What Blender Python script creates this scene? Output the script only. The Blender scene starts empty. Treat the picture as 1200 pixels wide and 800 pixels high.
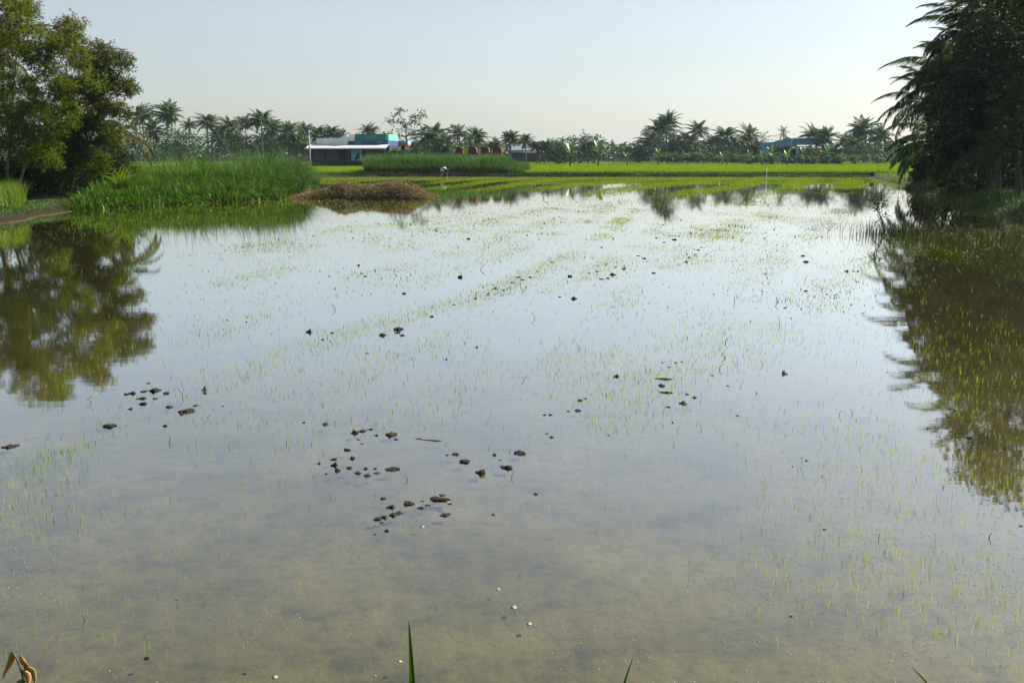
import bpy, math, numpy as np
from mathutils import Vector, Matrix
R = math.radians
SC = bpy.context.scene
COL = SC.collection
rng = np.random.default_rng(7)

# ------------------------------------------------------------------ camera
F, CU, CV, HOR, EYE = 1150.0, 600.0, 400.0, 182.0, 2.2
TH = math.atan((CV - HOR) / F)
FW = np.array([0, math.cos(TH), -math.sin(TH)]); UP = np.array([0, math.sin(TH), math.cos(TH)])
def ray(u, v): return np.array([(u - CU) / F, 0, 0]) + FW - UP * ((v - CV) / F)
def gp(u, v, z=0.0):
    d = ray(u, v); t = (z - EYE) / d[2]
    return np.array([d[0] * t, d[1] * t, z])
def at(u, v, Y):
    d = ray(u, v); t = Y / d[1]
    return np.array([d[0] * t, Y, EYE + d[2] * t])
def px(Y): return Y / F * 1.0

cam = bpy.data.objects.new('camera', bpy.data.cameras.new('camera'))
COL.objects.link(cam); SC.camera = cam
cam.location = (0, 0, EYE); cam.rotation_euler = (R(90) - TH, 0, 0)
cam.data.sensor_width = 36; cam.data.lens = F / 1200 * 36
cam.data.clip_start = 0.1; cam.data.clip_end = 20000

# ------------------------------------------------------------------ light
SUN_AZ, SUN_EL = R(63), R(40)           # azimuth to the right of the view direction
SC.world = bpy.data.worlds.new('World'); SC.world.use_nodes = True
nt = SC.world.node_tree; nt.nodes.clear()
wo = nt.nodes.new('ShaderNodeOutputWorld'); bg = nt.nodes.new('ShaderNodeBackground')
sky = nt.nodes.new('ShaderNodeTexSky'); sky.sky_type = 'NISHITA'; sky.sun_disc = False
sky.sun_elevation = SUN_EL; sky.sun_rotation = SUN_AZ
sky.air_density = 1.0; sky.dust_density = 1.1; sky.ozone_density = 1.2
bg.inputs[1].default_value = 0.053
tn = nt.nodes.new('ShaderNodeMix'); tn.data_type = 'RGBA'; tn.blend_type = 'MULTIPLY'; tn.inputs[0].default_value = 1; tn.inputs[7].default_value = (.97, .975, .975, 1)
nt.links.new(sky.outputs[0], tn.inputs[6]); hsv = nt.nodes.new('ShaderNodeHueSaturation'); hsv.inputs['Saturation'].default_value = .62
nt.links.new(tn.outputs[2], hsv.inputs['Color']); tcw = nt.nodes.new('ShaderNodeTexCoord'); mpw = nt.nodes.new('ShaderNodeMapping'); mpw.inputs['Scale'].default_value = (1, 1, 3.5); nt.links.new(tcw.outputs['Generated'], mpw.inputs[0])
nzw = noise_w = nt.nodes.new('ShaderNodeTexNoise'); nzw.inputs['Scale'].default_value = 1.8; nzw.inputs['Detail'].default_value = 5; nt.links.new(mpw.outputs[0], nzw.inputs['Vector'])
mrw = nt.nodes.new('ShaderNodeMapRange'); mrw.inputs[1].default_value = .3; mrw.inputs[2].default_value = .7; mrw.inputs[3].default_value = .955; mrw.inputs[4].default_value = 1.045; nt.links.new(nzw.outputs[0], mrw.inputs[0]); nt.links.new(mrw.outputs[0], hsv.inputs['Value'])
nt.links.new(hsv.outputs[0], bg.inputs[0]); nt.links.new(bg.outputs[0], wo.inputs[0])
sun = bpy.data.objects.new('sun', bpy.data.lights.new('sun', 'SUN')); COL.objects.link(sun)
sun.data.energy = 5.0; sun.data.angle = R(0.53); sun.data.color = (1, .94, .84)
sd = Vector((math.sin(SUN_AZ) * math.cos(SUN_EL), math.cos(SUN_AZ) * math.cos(SUN_EL), math.sin(SUN_EL)))
sun.rotation_euler = sd.to_track_quat('Z', 'Y').to_euler()
SC.view_settings.view_transform = 'Standard'; SC.view_settings.look = 'None'
SC.view_settings.gamma = 1; SC.view_settings.exposure = 1.4
SC.render.engine = 'CYCLES'
SC.cycles.use_denoising = True
SC.cycles.max_bounces = 6; SC.cycles.diffuse_bounces = 2; SC.cycles.glossy_bounces = 2
SC.cycles.transmission_bounces = 3; SC.cycles.transparent_max_bounces = 8; SC.cycles.volume_bounces = 0
SC.cycles.caustics_reflective = False; SC.cycles.caustics_refractive = False

# ------------------------------------------------------------------ materials
def S(h):                                # sRGB 0-255 to linear
    return tuple(((c / 255 / 12.92) if c / 255 <= .04045 else ((c / 255 + .055) / 1.055) ** 2.4) for c in h)
def new_mat(name):
    m = bpy.data.materials.new(name); m.use_nodes = True; n = m.node_tree; n.nodes.clear()
    o = n.nodes.new('ShaderNodeOutputMaterial'); return m, n, o
def ramp(n, cols, pos=None):
    r = n.nodes.new('ShaderNodeValToRGB'); e = r.color_ramp.elements
    pos = pos or [i / (len(cols) - 1) for i in range(len(cols))]
    while len(e) < len(cols): e.new(.5)
    for k, (c, p) in enumerate(zip(cols, pos)): e[k].position = p; e[k].color = (*c, 1)
    return r
def noise(n, scale, detail=4, rough=.55, vec=None):
    t = n.nodes.new('ShaderNodeTexNoise'); t.inputs['Scale'].default_value = scale
    t.inputs['Detail'].default_value = detail; t.inputs['Roughness'].default_value = rough
    if vec is not None: n.links.new(vec, t.inputs['Vector'])
    return t
def foliage(name, cols, trans=.3, tcol=(1.25, 1.15, .55), rough=.55, vary=.25, spec=.15):
    m, n, o = new_mat(name)
    g = n.nodes.new('ShaderNodeNewGeometry'); oi = n.nodes.new('ShaderNodeObjectInfo')
    r = ramp(n, cols); n.links.new(g.outputs['Random Per Island'], r.inputs[0])
    mr = n.nodes.new('ShaderNodeMapRange'); mr.inputs[3].default_value = 1 - vary; mr.inputs[4].default_value = 1 + vary
    n.links.new(oi.outputs['Random'], mr.inputs[0])
    hs = n.nodes.new('ShaderNodeHueSaturation'); n.links.new(mr.outputs[0], hs.inputs['Value']); n.links.new(r.outputs[0], hs.inputs['Color'])
    p = n.nodes.new('ShaderNodeBsdfPrincipled'); p.inputs['Roughness'].default_value = rough
    p.inputs['Specular IOR Level'].default_value = spec
    n.links.new(hs.outputs[0], p.inputs['Base Color'])
    mx = n.nodes.new('ShaderNodeMix'); mx.data_type = 'RGBA'; mx.blend_type = 'MULTIPLY'; mx.inputs[0].default_value = 1
    n.links.new(hs.outputs[0], mx.inputs[6]); mx.inputs[7].default_value = (*tcol, 1)
    t = n.nodes.new('ShaderNodeBsdfTranslucent'); n.links.new(mx.outputs[2], t.inputs[0])
    s = n.nodes.new('ShaderNodeMixShader'); s.inputs[0].default_value = trans
    n.links.new(p.outputs[0], s.inputs[1]); n.links.new(t.outputs[0], s.inputs[2]); n.links.new(s.outputs[0], o.inputs[0])
    return m
def surf(name, cols, scale=3, rough=.8, bump=.3, bscale=None, spec=.3, metal=0.0, pos=None):
    m, n, o = new_mat(name)
    tc = n.nodes.new('ShaderNodeTexCoord'); t = noise(n, scale, 6, .6, tc.outputs['Object'])
    r = ramp(n, cols, pos or [.3 + .4 * i / max(1, len(cols) - 1) for i in range(len(cols))]); n.links.new(t.outputs[0], r.inputs[0])
    p = n.nodes.new('ShaderNodeBsdfPrincipled'); p.inputs['Roughness'].default_value = rough
    p.inputs['Specular IOR Level'].default_value = spec; p.inputs['Metallic'].default_value = metal
    n.links.new(r.outputs[0], p.inputs['Base Color'])
    if bump:
        b = n.nodes.new('ShaderNodeBump'); b.inputs['Strength'].default_value = bump; b.inputs['Distance'].default_value = .05
        t2 = noise(n, bscale or scale * 4, 5, .65, tc.outputs['Object']); n.links.new(t2.outputs[0], b.inputs['Height']); n.links.new(b.outputs[0], p.inputs['Normal'])
    n.links.new(p.outputs[0], o.inputs[0]); return m

M = {}
M['palm'] = foliage('palm_leaf', [(.018, .045, .010), (.03, .07, .012), (.05, .095, .016), (.09, .115, .022)], .38, rough=.5, spec=.18)
M['palm_far'] = foliage('palm_leaf_far', [(.014, .042, .014), (.024, .066, .018), (.04, .095, .024), (.10, .115, .04)], .28, rough=.55, spec=.10, vary=.38)
M['palm_dry'] = foliage('palm_dry', [(.05, .04, .010), (.08, .07, .014), (.07, .085, .014), (.12, .10, .02)], .35)
M['acacia'] = foliage('acacia_leaf', [(.03, .06, .006), (.055, .095, .008), (.085, .12, .010), (.12, .14, .013)], .42, rough=.7, spec=.03)
M['acacia_brown'] = foliage('acacia_pods', [(.07, .045, .012), (.10, .06, .016), (.08, .075, .014), (.06, .08, .012)], .3)
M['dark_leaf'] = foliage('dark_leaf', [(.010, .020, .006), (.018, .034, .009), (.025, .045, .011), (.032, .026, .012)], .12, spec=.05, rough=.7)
M['bush'] = foliage('bush_leaf', [(.02, .055, .016), (.035, .085, .022), (.05, .11, .028), (.07, .13, .032)], .3)
M['tree_far'] = foliage('tree_far', [(.02, .05, .02), (.03, .065, .022), (.04, .08, .028), (.06, .095, .035)], .22)
M['tall_grass'] = foliage('tall_grass', [(.014, .05, .005), (.03, .095, .007), (.055, .14, .009), (.12, .18, .022)], .34, tcol=(1.3, 1.2, .4), vary=.1, spec=.12, rough=.45)
M['hedge_grass'] = foliage('hedge_grass', [(.02, .055, .012), (.03, .085, .014), (.05, .13, .02), (.08, .15, .026)], .32, tcol=(1.3, 1.2, .4), vary=.1)
M['bank_grass'] = foliage('bank_grass', [(.02, .05, .012), (.035, .09, .016), (.06, .12, .02), (.08, .1, .03)], .25, vary=.1)
M['bright_grass'] = foliage('bright_grass', [(.06, .12, .014), (.09, .17, .02), (.12, .19, .02), (.15, .19, .035)], .4, vary=.1)
M['rice'] = foliage('rice_blade', [(.10, .21, .005), (.14, .27, .006), (.175, .30, .007), (.19, .30, .010)], .3, tcol=(1.3, 1.15, .3), vary=.05, spec=.04, rough=.7)
M['seedling'] = foliage('seedling', [(.15, .24, .014), (.20, .30, .016), (.26, .35, .025), (.30, .34, .05)], .45, tcol=(1.25, 1.15, .4), vary=.05)
M['banana'] = foliage('banana_leaf', [(.04, .10, .02), (.06, .14, .025), (.10, .18, .03), (.2, .24, .05)], .5, tcol=(1.5, 1.3, .5), rough=.3, spec=.5)
M['seedling_far'] = foliage('seedling_far', [(.09, .17, .010), (.13, .22, .012), (.17, .26, .014), (.20, .24, .03)], .4, tcol=(1.25, 1.15, .35), vary=.05, spec=.04)
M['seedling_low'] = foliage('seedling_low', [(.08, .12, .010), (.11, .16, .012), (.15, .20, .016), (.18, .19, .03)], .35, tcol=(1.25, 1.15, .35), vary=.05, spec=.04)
M['sedge'] = foliage('sedge', [(.012, .022, .008), (.02, .036, .010), (.03, .05, .012), (.06, .065, .02)], .15, vary=.05, spec=.05)
M['banana_young'] = foliage('banana_young', [(.14, .18, .02), (.2, .22, .03)], .5, tcol=(1.5, 1.3, .4), vary=.05)
M['banana'] = foliage('banana_leaf', [(.03, .08, .015), (.05, .11, .02), (.07, .13, .022)], .35, rough=.4, spec=.3, vary=.1)
M['bark'] = surf('bark', [(.05, .04, .03), (.13, .11, .085)], 6, .9, .6)
M['bark_pale'] = surf('bark_pale', [(.12, .09, .055), (.22, .17, .11)], 6, .85, .4)
M['palm_bark'] = surf('palm_bark', [(.07, .06, .05), (.15, .135, .115)], 5, .9, .5)
M['straw'] = foliage('straw', [(.055, .038, .014), (.11, .078, .030), (.18, .135, .055), (.28, .22, .10)], .15, tcol=(1, .9, .7))
M['straw_base'] = surf('straw_base', [(.03, .02, .011), (.09, .058, .028)], 4, .95, .8)
M['clod'] = surf('mud_clod', [(.006, .005, .003), (.014, .010, .005), (.032, .024, .010)], 30, .75, .6, 60, spec=.25)
M['clod_brown'] = surf('mud_clod_brown', [(.014, .009, .004), (.035, .022, .009), (.06, .04, .015)], 30, .8, .6, 60, spec=.2)
M['clod_moss'] = surf('mud_clod_moss', [(.012, .011, .004), (.03, .035, .008), (.05, .065, .010)], 30, .8, .6, 60, spec=.2)
M['stalk'] = surf('dead_stalk', [(.02, .014, .008), (.05, .035, .018)], 20, .8, .2)
M['foam'] = surf('foam', [(.15, .15, .12), (.26, .25, .20)], 60, .35, .2, spec=.5)
def plain(k, c, rough=.7, **kw):
    M[k] = surf(k, [tuple(x * .88 for x in c), tuple(min(1, x * 1.1) for x in c)], 1.2, rough, kw.pop('bump', .06), **kw)
plain('wall_white', (.52, .56, .60)); plain('cream_and_sunlit_white', (.72, .66, .55)); plain('teal', (.03, .17, .14)); plain('teal_sunlit', (.12, .40, .31))
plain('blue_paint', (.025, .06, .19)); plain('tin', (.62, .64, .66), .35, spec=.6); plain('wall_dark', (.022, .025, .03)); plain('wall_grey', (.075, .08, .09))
plain('dark_open', (.012, .013, .015)); plain('house_blue', (.10, .27, .36)); plain('house_blue_light', (.30, .50, .58)); plain('roof_blue', (.10, .22, .33))
plain('roof_grey', (.15, .155, .17)); plain('roof_red', (.22, .08, .05)); plain('orange_paint', (.5, .16, .05)); plain('terracotta', (.13, .030, .016), .85)
plain('orange_leg', (.26, .08, .02)); plain('concrete', (.32, .31, .29), .85); plain('sheet_blue', (.18, .40, .60)); plain('white_paint', (.78, .78, .76))
plain('skin', (.26, .14, .08), .55); plain('shirt', (.80, .84, .90), .8); plain('trousers', (.012, .014, .022), .85); plain('hair', (.01, .008, .007), .5)
plain('wire', (.05, .05, .05)); plain('rim_black', (.02, .02, .02))

# ------------------------------------------------------------------ object helpers
def raw_mesh(name, V, Fq, mats=None, midx=None, smooth=False):
    V = np.asarray(V, np.float32); me = bpy.data.meshes.new(name)
    if isinstance(Fq, np.ndarray):
        k = Fq.shape[1]; me.vertices.add(len(V)); me.vertices.foreach_set('co', V.ravel())
        me.loops.add(Fq.size); me.loops.foreach_set('vertex_index', Fq.astype(np.int32).ravel())
        me.polygons.add(len(Fq)); me.polygons.foreach_set('loop_start', np.arange(0, Fq.size, k, dtype=np.int32))
        me.polygons.foreach_set('loop_total', np.full(len(Fq), k, np.int32))
        me.update(calc_edges=True)
    else:
        me.from_pydata(V.tolist(), [], Fq); me.update()
    for m in (mats or []): me.materials.append(m)
    if midx is not None: me.polygons.foreach_set('material_index', np.asarray(midx, np.int32))
    if smooth: me.polygons.foreach_set('use_smooth', np.ones(len(me.polygons), bool))
    return me
def link(name, me, parent=None, loc=None):
    o = bpy.data.objects.new(name, me); COL.objects.link(o)
    if parent is not None: o.parent = parent
    if loc is not None: o.location = loc
    return o
def empty(name, loc, label, cat, group=None, rz=0.0):
    o = bpy.data.objects.new(name, None); COL.objects.link(o); o.location = loc; o.rotation_euler = (0, 0, rz)
    o.empty_display_size = .2
    return tag(o, label, cat, group)
def tag(o, label=None, cat=None, group=None, kind=None):
    for k, v in (('label', label), ('category', cat), ('group', group), ('kind', kind)):
        if v: o[k] = v
    return o
def dup(root, loc, rz, scale=1.0, label=None, group=None):
    c = root.copy(); COL.objects.link(c); c.location = loc; c.rotation_euler = (0, 0, rz); c.scale = (scale,) * 3 if np.isscalar(scale) else scale
    if label: c['label'] = label
    if group: c['group'] = group
    for ch in list(root.children):
        d = ch.copy(); COL.objects.link(d); d.parent = c
    return c
class MB:                                  # collects shapes into one mesh
    def __init__(s): s.V, s.F = [], []
    def add(s, v, f):
        k = sum(len(a) for a in s.V); s.V.append(np.asarray(v, float)); s.F += [[i + k for i in q] for q in f]; return s
    def box(s, x0, x1, y0, y1, z0, z1):
        v = [(x, y, z) for z in (z0, z1) for y in (y0, y1) for x in (x0, x1)]
        return s.add(v, [(0, 2, 3, 1), (4, 5, 7, 6), (0, 1, 5, 4), (2, 6, 7, 3), (0, 4, 6, 2), (1, 3, 7, 5)])
    def tube(s, pts, rad, n=6, cap=True):
        pts = np.asarray(pts, float); m = len(pts); rad = np.broadcast_to(rad, (m,)); T = np.gradient(pts, axis=0)
        T /= np.linalg.norm(T, axis=1)[:, None] + 1e-9; ref = np.array([.31, .85, .42]); v = []
        for i in range(m):
            a = np.cross(T[i], ref); a /= np.linalg.norm(a) + 1e-9; b = np.cross(T[i], a)
            for k in range(n):
                c = 2 * math.pi * k / n; v.append(pts[i] + rad[i] * (a * math.cos(c) + b * math.sin(c)))
        f = [(i * n + k, i * n + (k + 1) % n, (i + 1) * n + (k + 1) % n, (i + 1) * n + k) for i in range(m - 1) for k in range(n)]
        if cap: f += [tuple(range(n))[::-1], tuple((m - 1) * n + k for k in range(n))]
        return s.add(v, f)
    def prism(s, pts2, y0, y1):            # outline in x,z extruded along y
        n = len(pts2); v = [(x, y0, z) for x, z in pts2] + [(x, y1, z) for x, z in pts2]
        f = [tuple(range(n)), tuple(range(2 * n - 1, n - 1, -1))] + [((i + 1) % n, i, n + i, n + (i + 1) % n) for i in range(n)]
        return s.add(v, f)
    def mesh(s, name, m, smooth=False):
        return raw_mesh(name, np.concatenate(s.V), s.F, [m], smooth=smooth)
    def build(s, name, m, parent=None, smooth=False, loc=None):
        return link(name, s.mesh(name, m, smooth), parent, loc)

# ------------------------------------------------------------------ foliage builders (vectorised)
def blades(P, H, W, az, bend, nseg=3, rg=rng, twist=.6):
    """ribbons: P (n,3) roots, H heights, W widths, az direction of bend, bend amount -> V, F"""
    n = len(P); t = np.linspace(0, 1, nseg + 1)[None, :]
    H = np.broadcast_to(H, (n,))[:, None]; W = np.broadcast_to(W, (n,))[:, None]; bend = np.broadcast_to(bend, (n,))[:, None]
    D = np.stack([np.cos(az), np.sin(az)], 1)
    hor = H * bend * t ** 2; ver = H * (t - .45 * bend * t ** 2.4)
    sa = az + math.pi / 2 + rg.uniform(-twist, twist, n); Sx = np.stack([np.cos(sa), np.sin(sa)], 1)
    wid = W * np.clip(1 - t ** 1.7, .04, 1) * .5
    C = np.empty((n, nseg + 1, 3)); C[..., 0] = P[:, :1] + D[:, :1] * hor; C[..., 1] = P[:, 1:2] + D[:, 1:2] * hor; C[..., 2] = P[:, 2:3] + ver
    V = np.empty((n, nseg + 1, 2, 3))
    for k, sg in ((0, -1), (1, 1)):
        V[:, :, k, 0] = C[..., 0] + sg * Sx[:, :1] * wid; V[:, :, k, 1] = C[..., 1] + sg * Sx[:, 1:2] * wid; V[:, :, k, 2] = C[..., 2]
    base = (np.arange(n) * (nseg + 1) * 2)[:, None]; s = (np.arange(nseg) * 2)[None, :]; b = base + s
    Fq = np.stack([b, b + 1, b + 3, b + 2], -1).reshape(-1, 4)
    return V.reshape(-1, 3), Fq
def join(parts):
    Vs, Fs, k = [], [], 0
    for V, Fq in parts: Vs.append(V); Fs.append(Fq + k); k += len(V)
    return np.concatenate(Vs), np.concatenate(Fs)
def unit(a): return a / (np.linalg.norm(a, axis=-1, keepdims=True) + 1e-9)
def leaf_quads(P, size, asp=.5, rg=rng, droop=.3, dirs=None):
    """diamond leaves at P (n,3)"""
    n = len(P); d = unit(rg.normal(size=(n, 3)) * [1, 1, .6] - [0, 0, droop]) if dirs is None else dirs
    s = unit(np.cross(d, rg.normal(size=(n, 3)))); L = np.broadcast_to(size, (n,))[:, None]
    V = np.stack([P, P + d * L * .5 + s * L * asp * .5, P + d * L, P + d * L * .5 - s * L * asp * .5], 1)
    return V.reshape(-1, 3), np.arange(n * 4).reshape(-1, 4)
def sprays(P, size, rg, k=7, droop=.35, asp=.26):
    """pinnate sprays: k narrow leaflets along a short twig at each point"""
    n = len(P); ax = unit(rg.normal(size=(n, 3)) * [1, 1, .55] - [0, 0, droop]); sd_ = unit(np.cross(ax, rg.normal(size=(n, 3))))
    out = []; L = np.broadcast_to(size, (n,))[:, None] * rg.uniform(.7, 1.3, (n, 1))
    for i in range(k):
        t = (i + .5) / k; sg = 1 if i % 2 else -1
        root = P + ax * L * t; d = unit(ax * .55 + sd_ * sg + rg.normal(size=(n, 3)) * .18 - [0, 0, .12])
        out.append(leaf_quads(root, (L[:, 0] * (.62 - .25 * abs(t - .4))), asp, rg, dirs=d))
    return join(out)
def lobe_points(c, r, n, rg, clumps=26, spread=.26, squash=.8):
    a = unit(rg.normal(size=(clumps, 3))) * (rg.uniform(.3, 1, (clumps, 1)) ** .6) * r
    a[:, 2] *= squash
    k = rg.integers(0, clumps, n)
    return c + a[k] + rg.normal(size=(n, 3)) * r * spread * [1, 1, .6], c + a

def frond(L, e0, droop, npair, leaf, lw, rg, hang=.45, seg=12, curl=0.0):
    """pinnate frond, root at origin, leaving along +X with elevation e0 and arching down"""
    t = np.linspace(0, 1, seg + 1); el = e0 - droop * t ** 1.3; st = L / seg
    X = np.concatenate([[0], np.cumsum(np.cos(el[:-1]) * st)]); Z = np.concatenate([[0], np.cumsum(np.sin(el[:-1]) * st)])
    Yc = curl * (t ** 2) * L
    V, Fq = [], []
    ra = .035 * (1 - .85 * t) * (L / 4.5)
    for i in range(seg + 1):
        for k in range(3):
            a = 2 * math.pi * k / 3 + .5; V.append((X[i] - math.sin(el[i]) * math.sin(a) * ra[i], Yc[i] + math.cos(a) * ra[i], Z[i] + math.cos(el[i]) * math.sin(a) * ra[i]))
    for i in range(seg):
        for k in range(3): Fq.append((i * 3 + k, i * 3 + (k + 1) % 3, i * 3 + 3 + (k + 1) % 3, i * 3 + 3 + k))
    parts = [(np.array(V), np.array(Fq))]
    s = np.linspace(.16, .995, npair); s = np.repeat(s, 2) + rg.normal(0, .004, npair * 2); sg = np.tile([1, -1], npair)
    s = np.clip(s, 0, 1)
    px_, py_, pz_ = np.interp(s, t, X), np.interp(s, t, Yc), np.interp(s, t, Z); ee = np.interp(s, t, el)
    P = np.stack([px_, py_, pz_], 1); tang = np.stack([np.cos(ee), np.zeros_like(ee), np.sin(ee)], 1)
    side = np.zeros((len(s), 3)); side[:, 1] = sg
    ll = leaf * np.sin(np.clip(s * 1.02, 0, 1) ** .75 * math.pi * .93 + .12) * rg.uniform(.75, 1.12, len(s)) + .08
    fwd = .45 + .6 * s
    d1 = unit(side + tang * fwd[:, None] + np.array([0, 0, 1]) * (.12 - hang * .5) + rg.normal(size=P.shape) * .10)
    d2 = unit(d1 + np.array([0, 0, -1]) * (hang + rg.uniform(-.1, .9, (len(s), 1))))
    wv = unit(np.cross(d1, np.cross(tang, d1)) + rg.normal(size=P.shape) * .25)
    m1 = P + d1 * (ll * .5)[:, None]; m2 = m1 + d2 * (ll * .5)[:, None]; w = lw * .5
    Vl = np.stack([P - wv * w * .5, P + wv * w * .5, m1 - wv * w, m1 + wv * w, m2 - wv * w * .12, m2 + wv * w * .12], 1)
    b = (np.arange(len(s)) * 6)[:, None]
    Fl = np.concatenate([np.concatenate([b, b + 1, b + 3, b + 2], 1), np.concatenate([b + 2, b + 3, b + 5, b + 4], 1)])
    parts.append((Vl.reshape(-1, 3), Fl))
    return join(parts)
def rotz(V, a):
    c, s = math.cos(a), math.sin(a); return V @ np.array([[c, s, 0], [-s, c, 0], [0, 0, 1]])
def palm_crown(seed, n=24, L=4.2, npair=26, leaf=.75, lw=.10, ragged=0.0, up=1.25, low=-.5):
    rg = np.random.default_rng(seed); parts = []
    for i in range(n):
        q = i / (n - 1); e0 = up - (up - low) * q ** .9 + rg.normal(0, .1); dr = 1.0 + .5 * rg.random() - .35 * q
        V, Fq = frond(L * rg.uniform(.8, 1.08) * (.82 + .2 * math.sin(q * 3)), e0, dr, npair if rg.random() > ragged else npair // 2, leaf * rg.uniform(.8, 1.1), lw, rg, .35 + .4 * q, curl=rg.normal(0, .06))
        parts.append((rotz(V, i * 2.39996 + rg.normal(0, .25)), Fq))
    return join(parts)
def palm_trunk(h, r0, r1, lean, rg, n=8, seg=14):
    t = np.linspace(0, 1, seg + 1); a = rg.uniform(0, 6.28)
    pts = np.stack([math.cos(a) * lean * (t - t ** 2) * 2, math.sin(a) * lean * (t - t ** 2) * 2, -.3 + t * (h + .3)], 1)
    rad = r0 + (r1 - r0) * t ** .6; rad = rad * (1 + .05 * np.where(np.arange(seg + 1) % 2, 1, -1)); rad[0] *= 1.3
    return MB().tube(pts, rad, n)

# ------------------------------------------------------------------ terrain
def G2(u, v): return gp(u, v)[:2]
paddy = np.array([G2(0, 262), G2(80, 247.5), G2(200, 240.5), G2(330, 234), G2(352, 229), G2(362, 222), G2(352, 213), G2(335, 208.3), G2(200, 208.0),
                  G2(1018, 207.6), G2(1030, 211), G2(1058, 219), G2(1068, 224), G2(1120, 237), G2(1200, 258), (17, 25), (19, 12), (19, 2.9), (-19, 2.9), (-20, 14), (-20, 26)])
def sdist(X, Y, poly):
    """signed distance to polygon: negative inside"""
    d = np.full(X.shape, 1e9); ins = np.zeros(X.shape, bool); n = len(poly)
    for i in range(n):
        a, b = poly[i], poly[(i + 1) % n]; e = b - a; L2 = e @ e + 1e-12
        t = np.clip(((X - a[0]) * e[0] + (Y - a[1]) * e[1]) / L2, 0, 1)
        d = np.minimum(d, np.hypot(X - a[0] - t * e[0], Y - a[1] - t * e[1]))
        c = ((a[1] > Y) != (b[1] > Y)); xi = a[0] + (Y - a[1]) / (b[1] - a[1] + 1e-12) * e[0]; ins ^= c & (X < xi)
    return np.where(ins, -d, d)
def wob(X, Y, k=1.0):
    return (np.sin(X * 1.7 * k + 1.3 * np.sin(Y * .9 * k)) + np.sin(Y * 1.3 * k + 2 + 1.1 * np.sin(X * 1.1 * k)) + .6 * np.sin(X * 3.9 * k + Y * 3.1 * k)) / 2.6
def ground_h(X, Y):
    d = sdist(X, Y, paddy) + .18 * wob(X, Y) + .12 * wob(Y, X, 2.3)
    t = np.clip((d + .25) / 1.3, 0, 1); t = t * t * (3 - 2 * t)
    bed = -.048 + .018 * wob(X, Y, .55) + .014 * wob(X + 9, Y, 1.9)
    land = .34 + .05 * wob(X, Y, .4)
    return bed * (1 - t) + land * t, d
xs = np.concatenate([[-6000, -2500, -900, -400, -220, -140, -95], np.arange(-70, 75, .6), [95, 140, 220, 400, 900, 2500, 6000]])
ys = np.concatenate([[-900, -200, -50, -15, -5, -1], np.arange(1, 7, .25), np.arange(7, 125, .6), [135, 150, 180, 220, 300, 500, 1000, 2500, 6000, 12000]])
GX, GY = np.meshgrid(xs, ys); GZ, _ = ground_h(GX, GY)
nx, ny = len(xs), len(ys); idx = np.arange(nx * ny).reshape(ny, nx)
Fq = np.stack([idx[:-1, :-1], idx[:-1, 1:], idx[1:, 1:], idx[1:, :-1]], -1).reshape(-1, 4)
m, n, o = new_mat('ground_mud_and_grass')
geo = n.nodes.new('ShaderNodeNewGeometry'); sep = n.nodes.new('ShaderNodeSeparateXYZ'); n.links.new(geo.outputs['Position'], sep.inputs[0])
n1 = noise(n, 1.1, 8, .62, geo.outputs['Position']); n2 = noise(n, 9, 6, .6, geo.outputs['Position']); n3 = noise(n, .35, 4, .5, geo.outputs['Position'])
rm = ramp(n, [(.046, .044, .015), (.076, .071, .022), (.098, .089, .029), (.122, .110, .040)], [.30, .42, .56, .72]); n.links.new(n1.outputs[0], rm.inputs[0])
r2 = ramp(n, [(.62, .62, .6), (1, 1, 1), (1.12, 1.08, 1.0)], [.3, .5, .7]); n.links.new(n2.outputs[0], r2.inputs[0])
mm = n.nodes.new('ShaderNodeMix'); mm.data_type = 'RGBA'; mm.blend_type = 'MULTIPLY'; mm.inputs[0].default_value = 1
mpg = n.nodes.new('ShaderNodeMapping'); mpg.inputs['Scale'].default_value = (1.6, 2.6, 1); n.links.new(geo.outputs['Position'], mpg.inputs[0])
n4 = noise(n, 1.3, 5, .6, mpg.outputs[0]); r4 = ramp(n, [(1.05, 1.05, 1.03), (1, 1, 1), (.55, .58, .60)], [.4, .56, .70]); n.links.new(n4.outputs[0], r4.inputs[0])
m4 = n.nodes.new('ShaderNodeMix'); m4.data_type = 'RGBA'; m4.blend_type = 'MULTIPLY'; m4.inputs[0].default_value = 1; n.links.new(rm.outputs[0], m4.inputs[6]); n.links.new(r4.outputs[0], m4.inputs[7]); n.links.new(m4.outputs[2], mm.inputs[6]); n.links.new(r2.outputs[0], mm.inputs[7])
rg_ = ramp(n, [(.016, .032, .007), (.028, .05, .009), (.045, .042, .016)], [.35, .55, .7]); n.links.new(n3.outputs[0], rg_.inputs[0])
rs = ramp(n, [(.010, .008, .004), (.026, .020, .010)], [.35, .65]); n.links.new(n2.outputs[0], rs.inputs[0])  # wet bank soil, darkened to double as the shadow line along the edge
z1 = n.nodes.new('ShaderNodeMapRange'); z1.inputs[1].default_value = .18; z1.inputs[2].default_value = .30; n.links.new(sep.outputs[2], z1.inputs[0])
z0 = n.nodes.new('ShaderNodeMapRange'); z0.inputs[1].default_value = -.03; z0.inputs[2].default_value = .04; n.links.new(sep.outputs[2], z0.inputs[0])
ma = n.nodes.new('ShaderNodeMix'); ma.data_type = 'RGBA'; n.links.new(z1.outputs[0], ma.inputs[0]); n.links.new(rs.outputs[0], ma.inputs[6]); n.links.new(rg_.outputs[0], ma.inputs[7])
mb_ = n.nodes.new('ShaderNodeMix'); mb_.data_type = 'RGBA'; n.links.new(z0.outputs[0], mb_.inputs[0]); n.links.new(mm.outputs[2], mb_.inputs[6]); n.links.new(ma.outputs[2], mb_.inputs[7])
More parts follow.
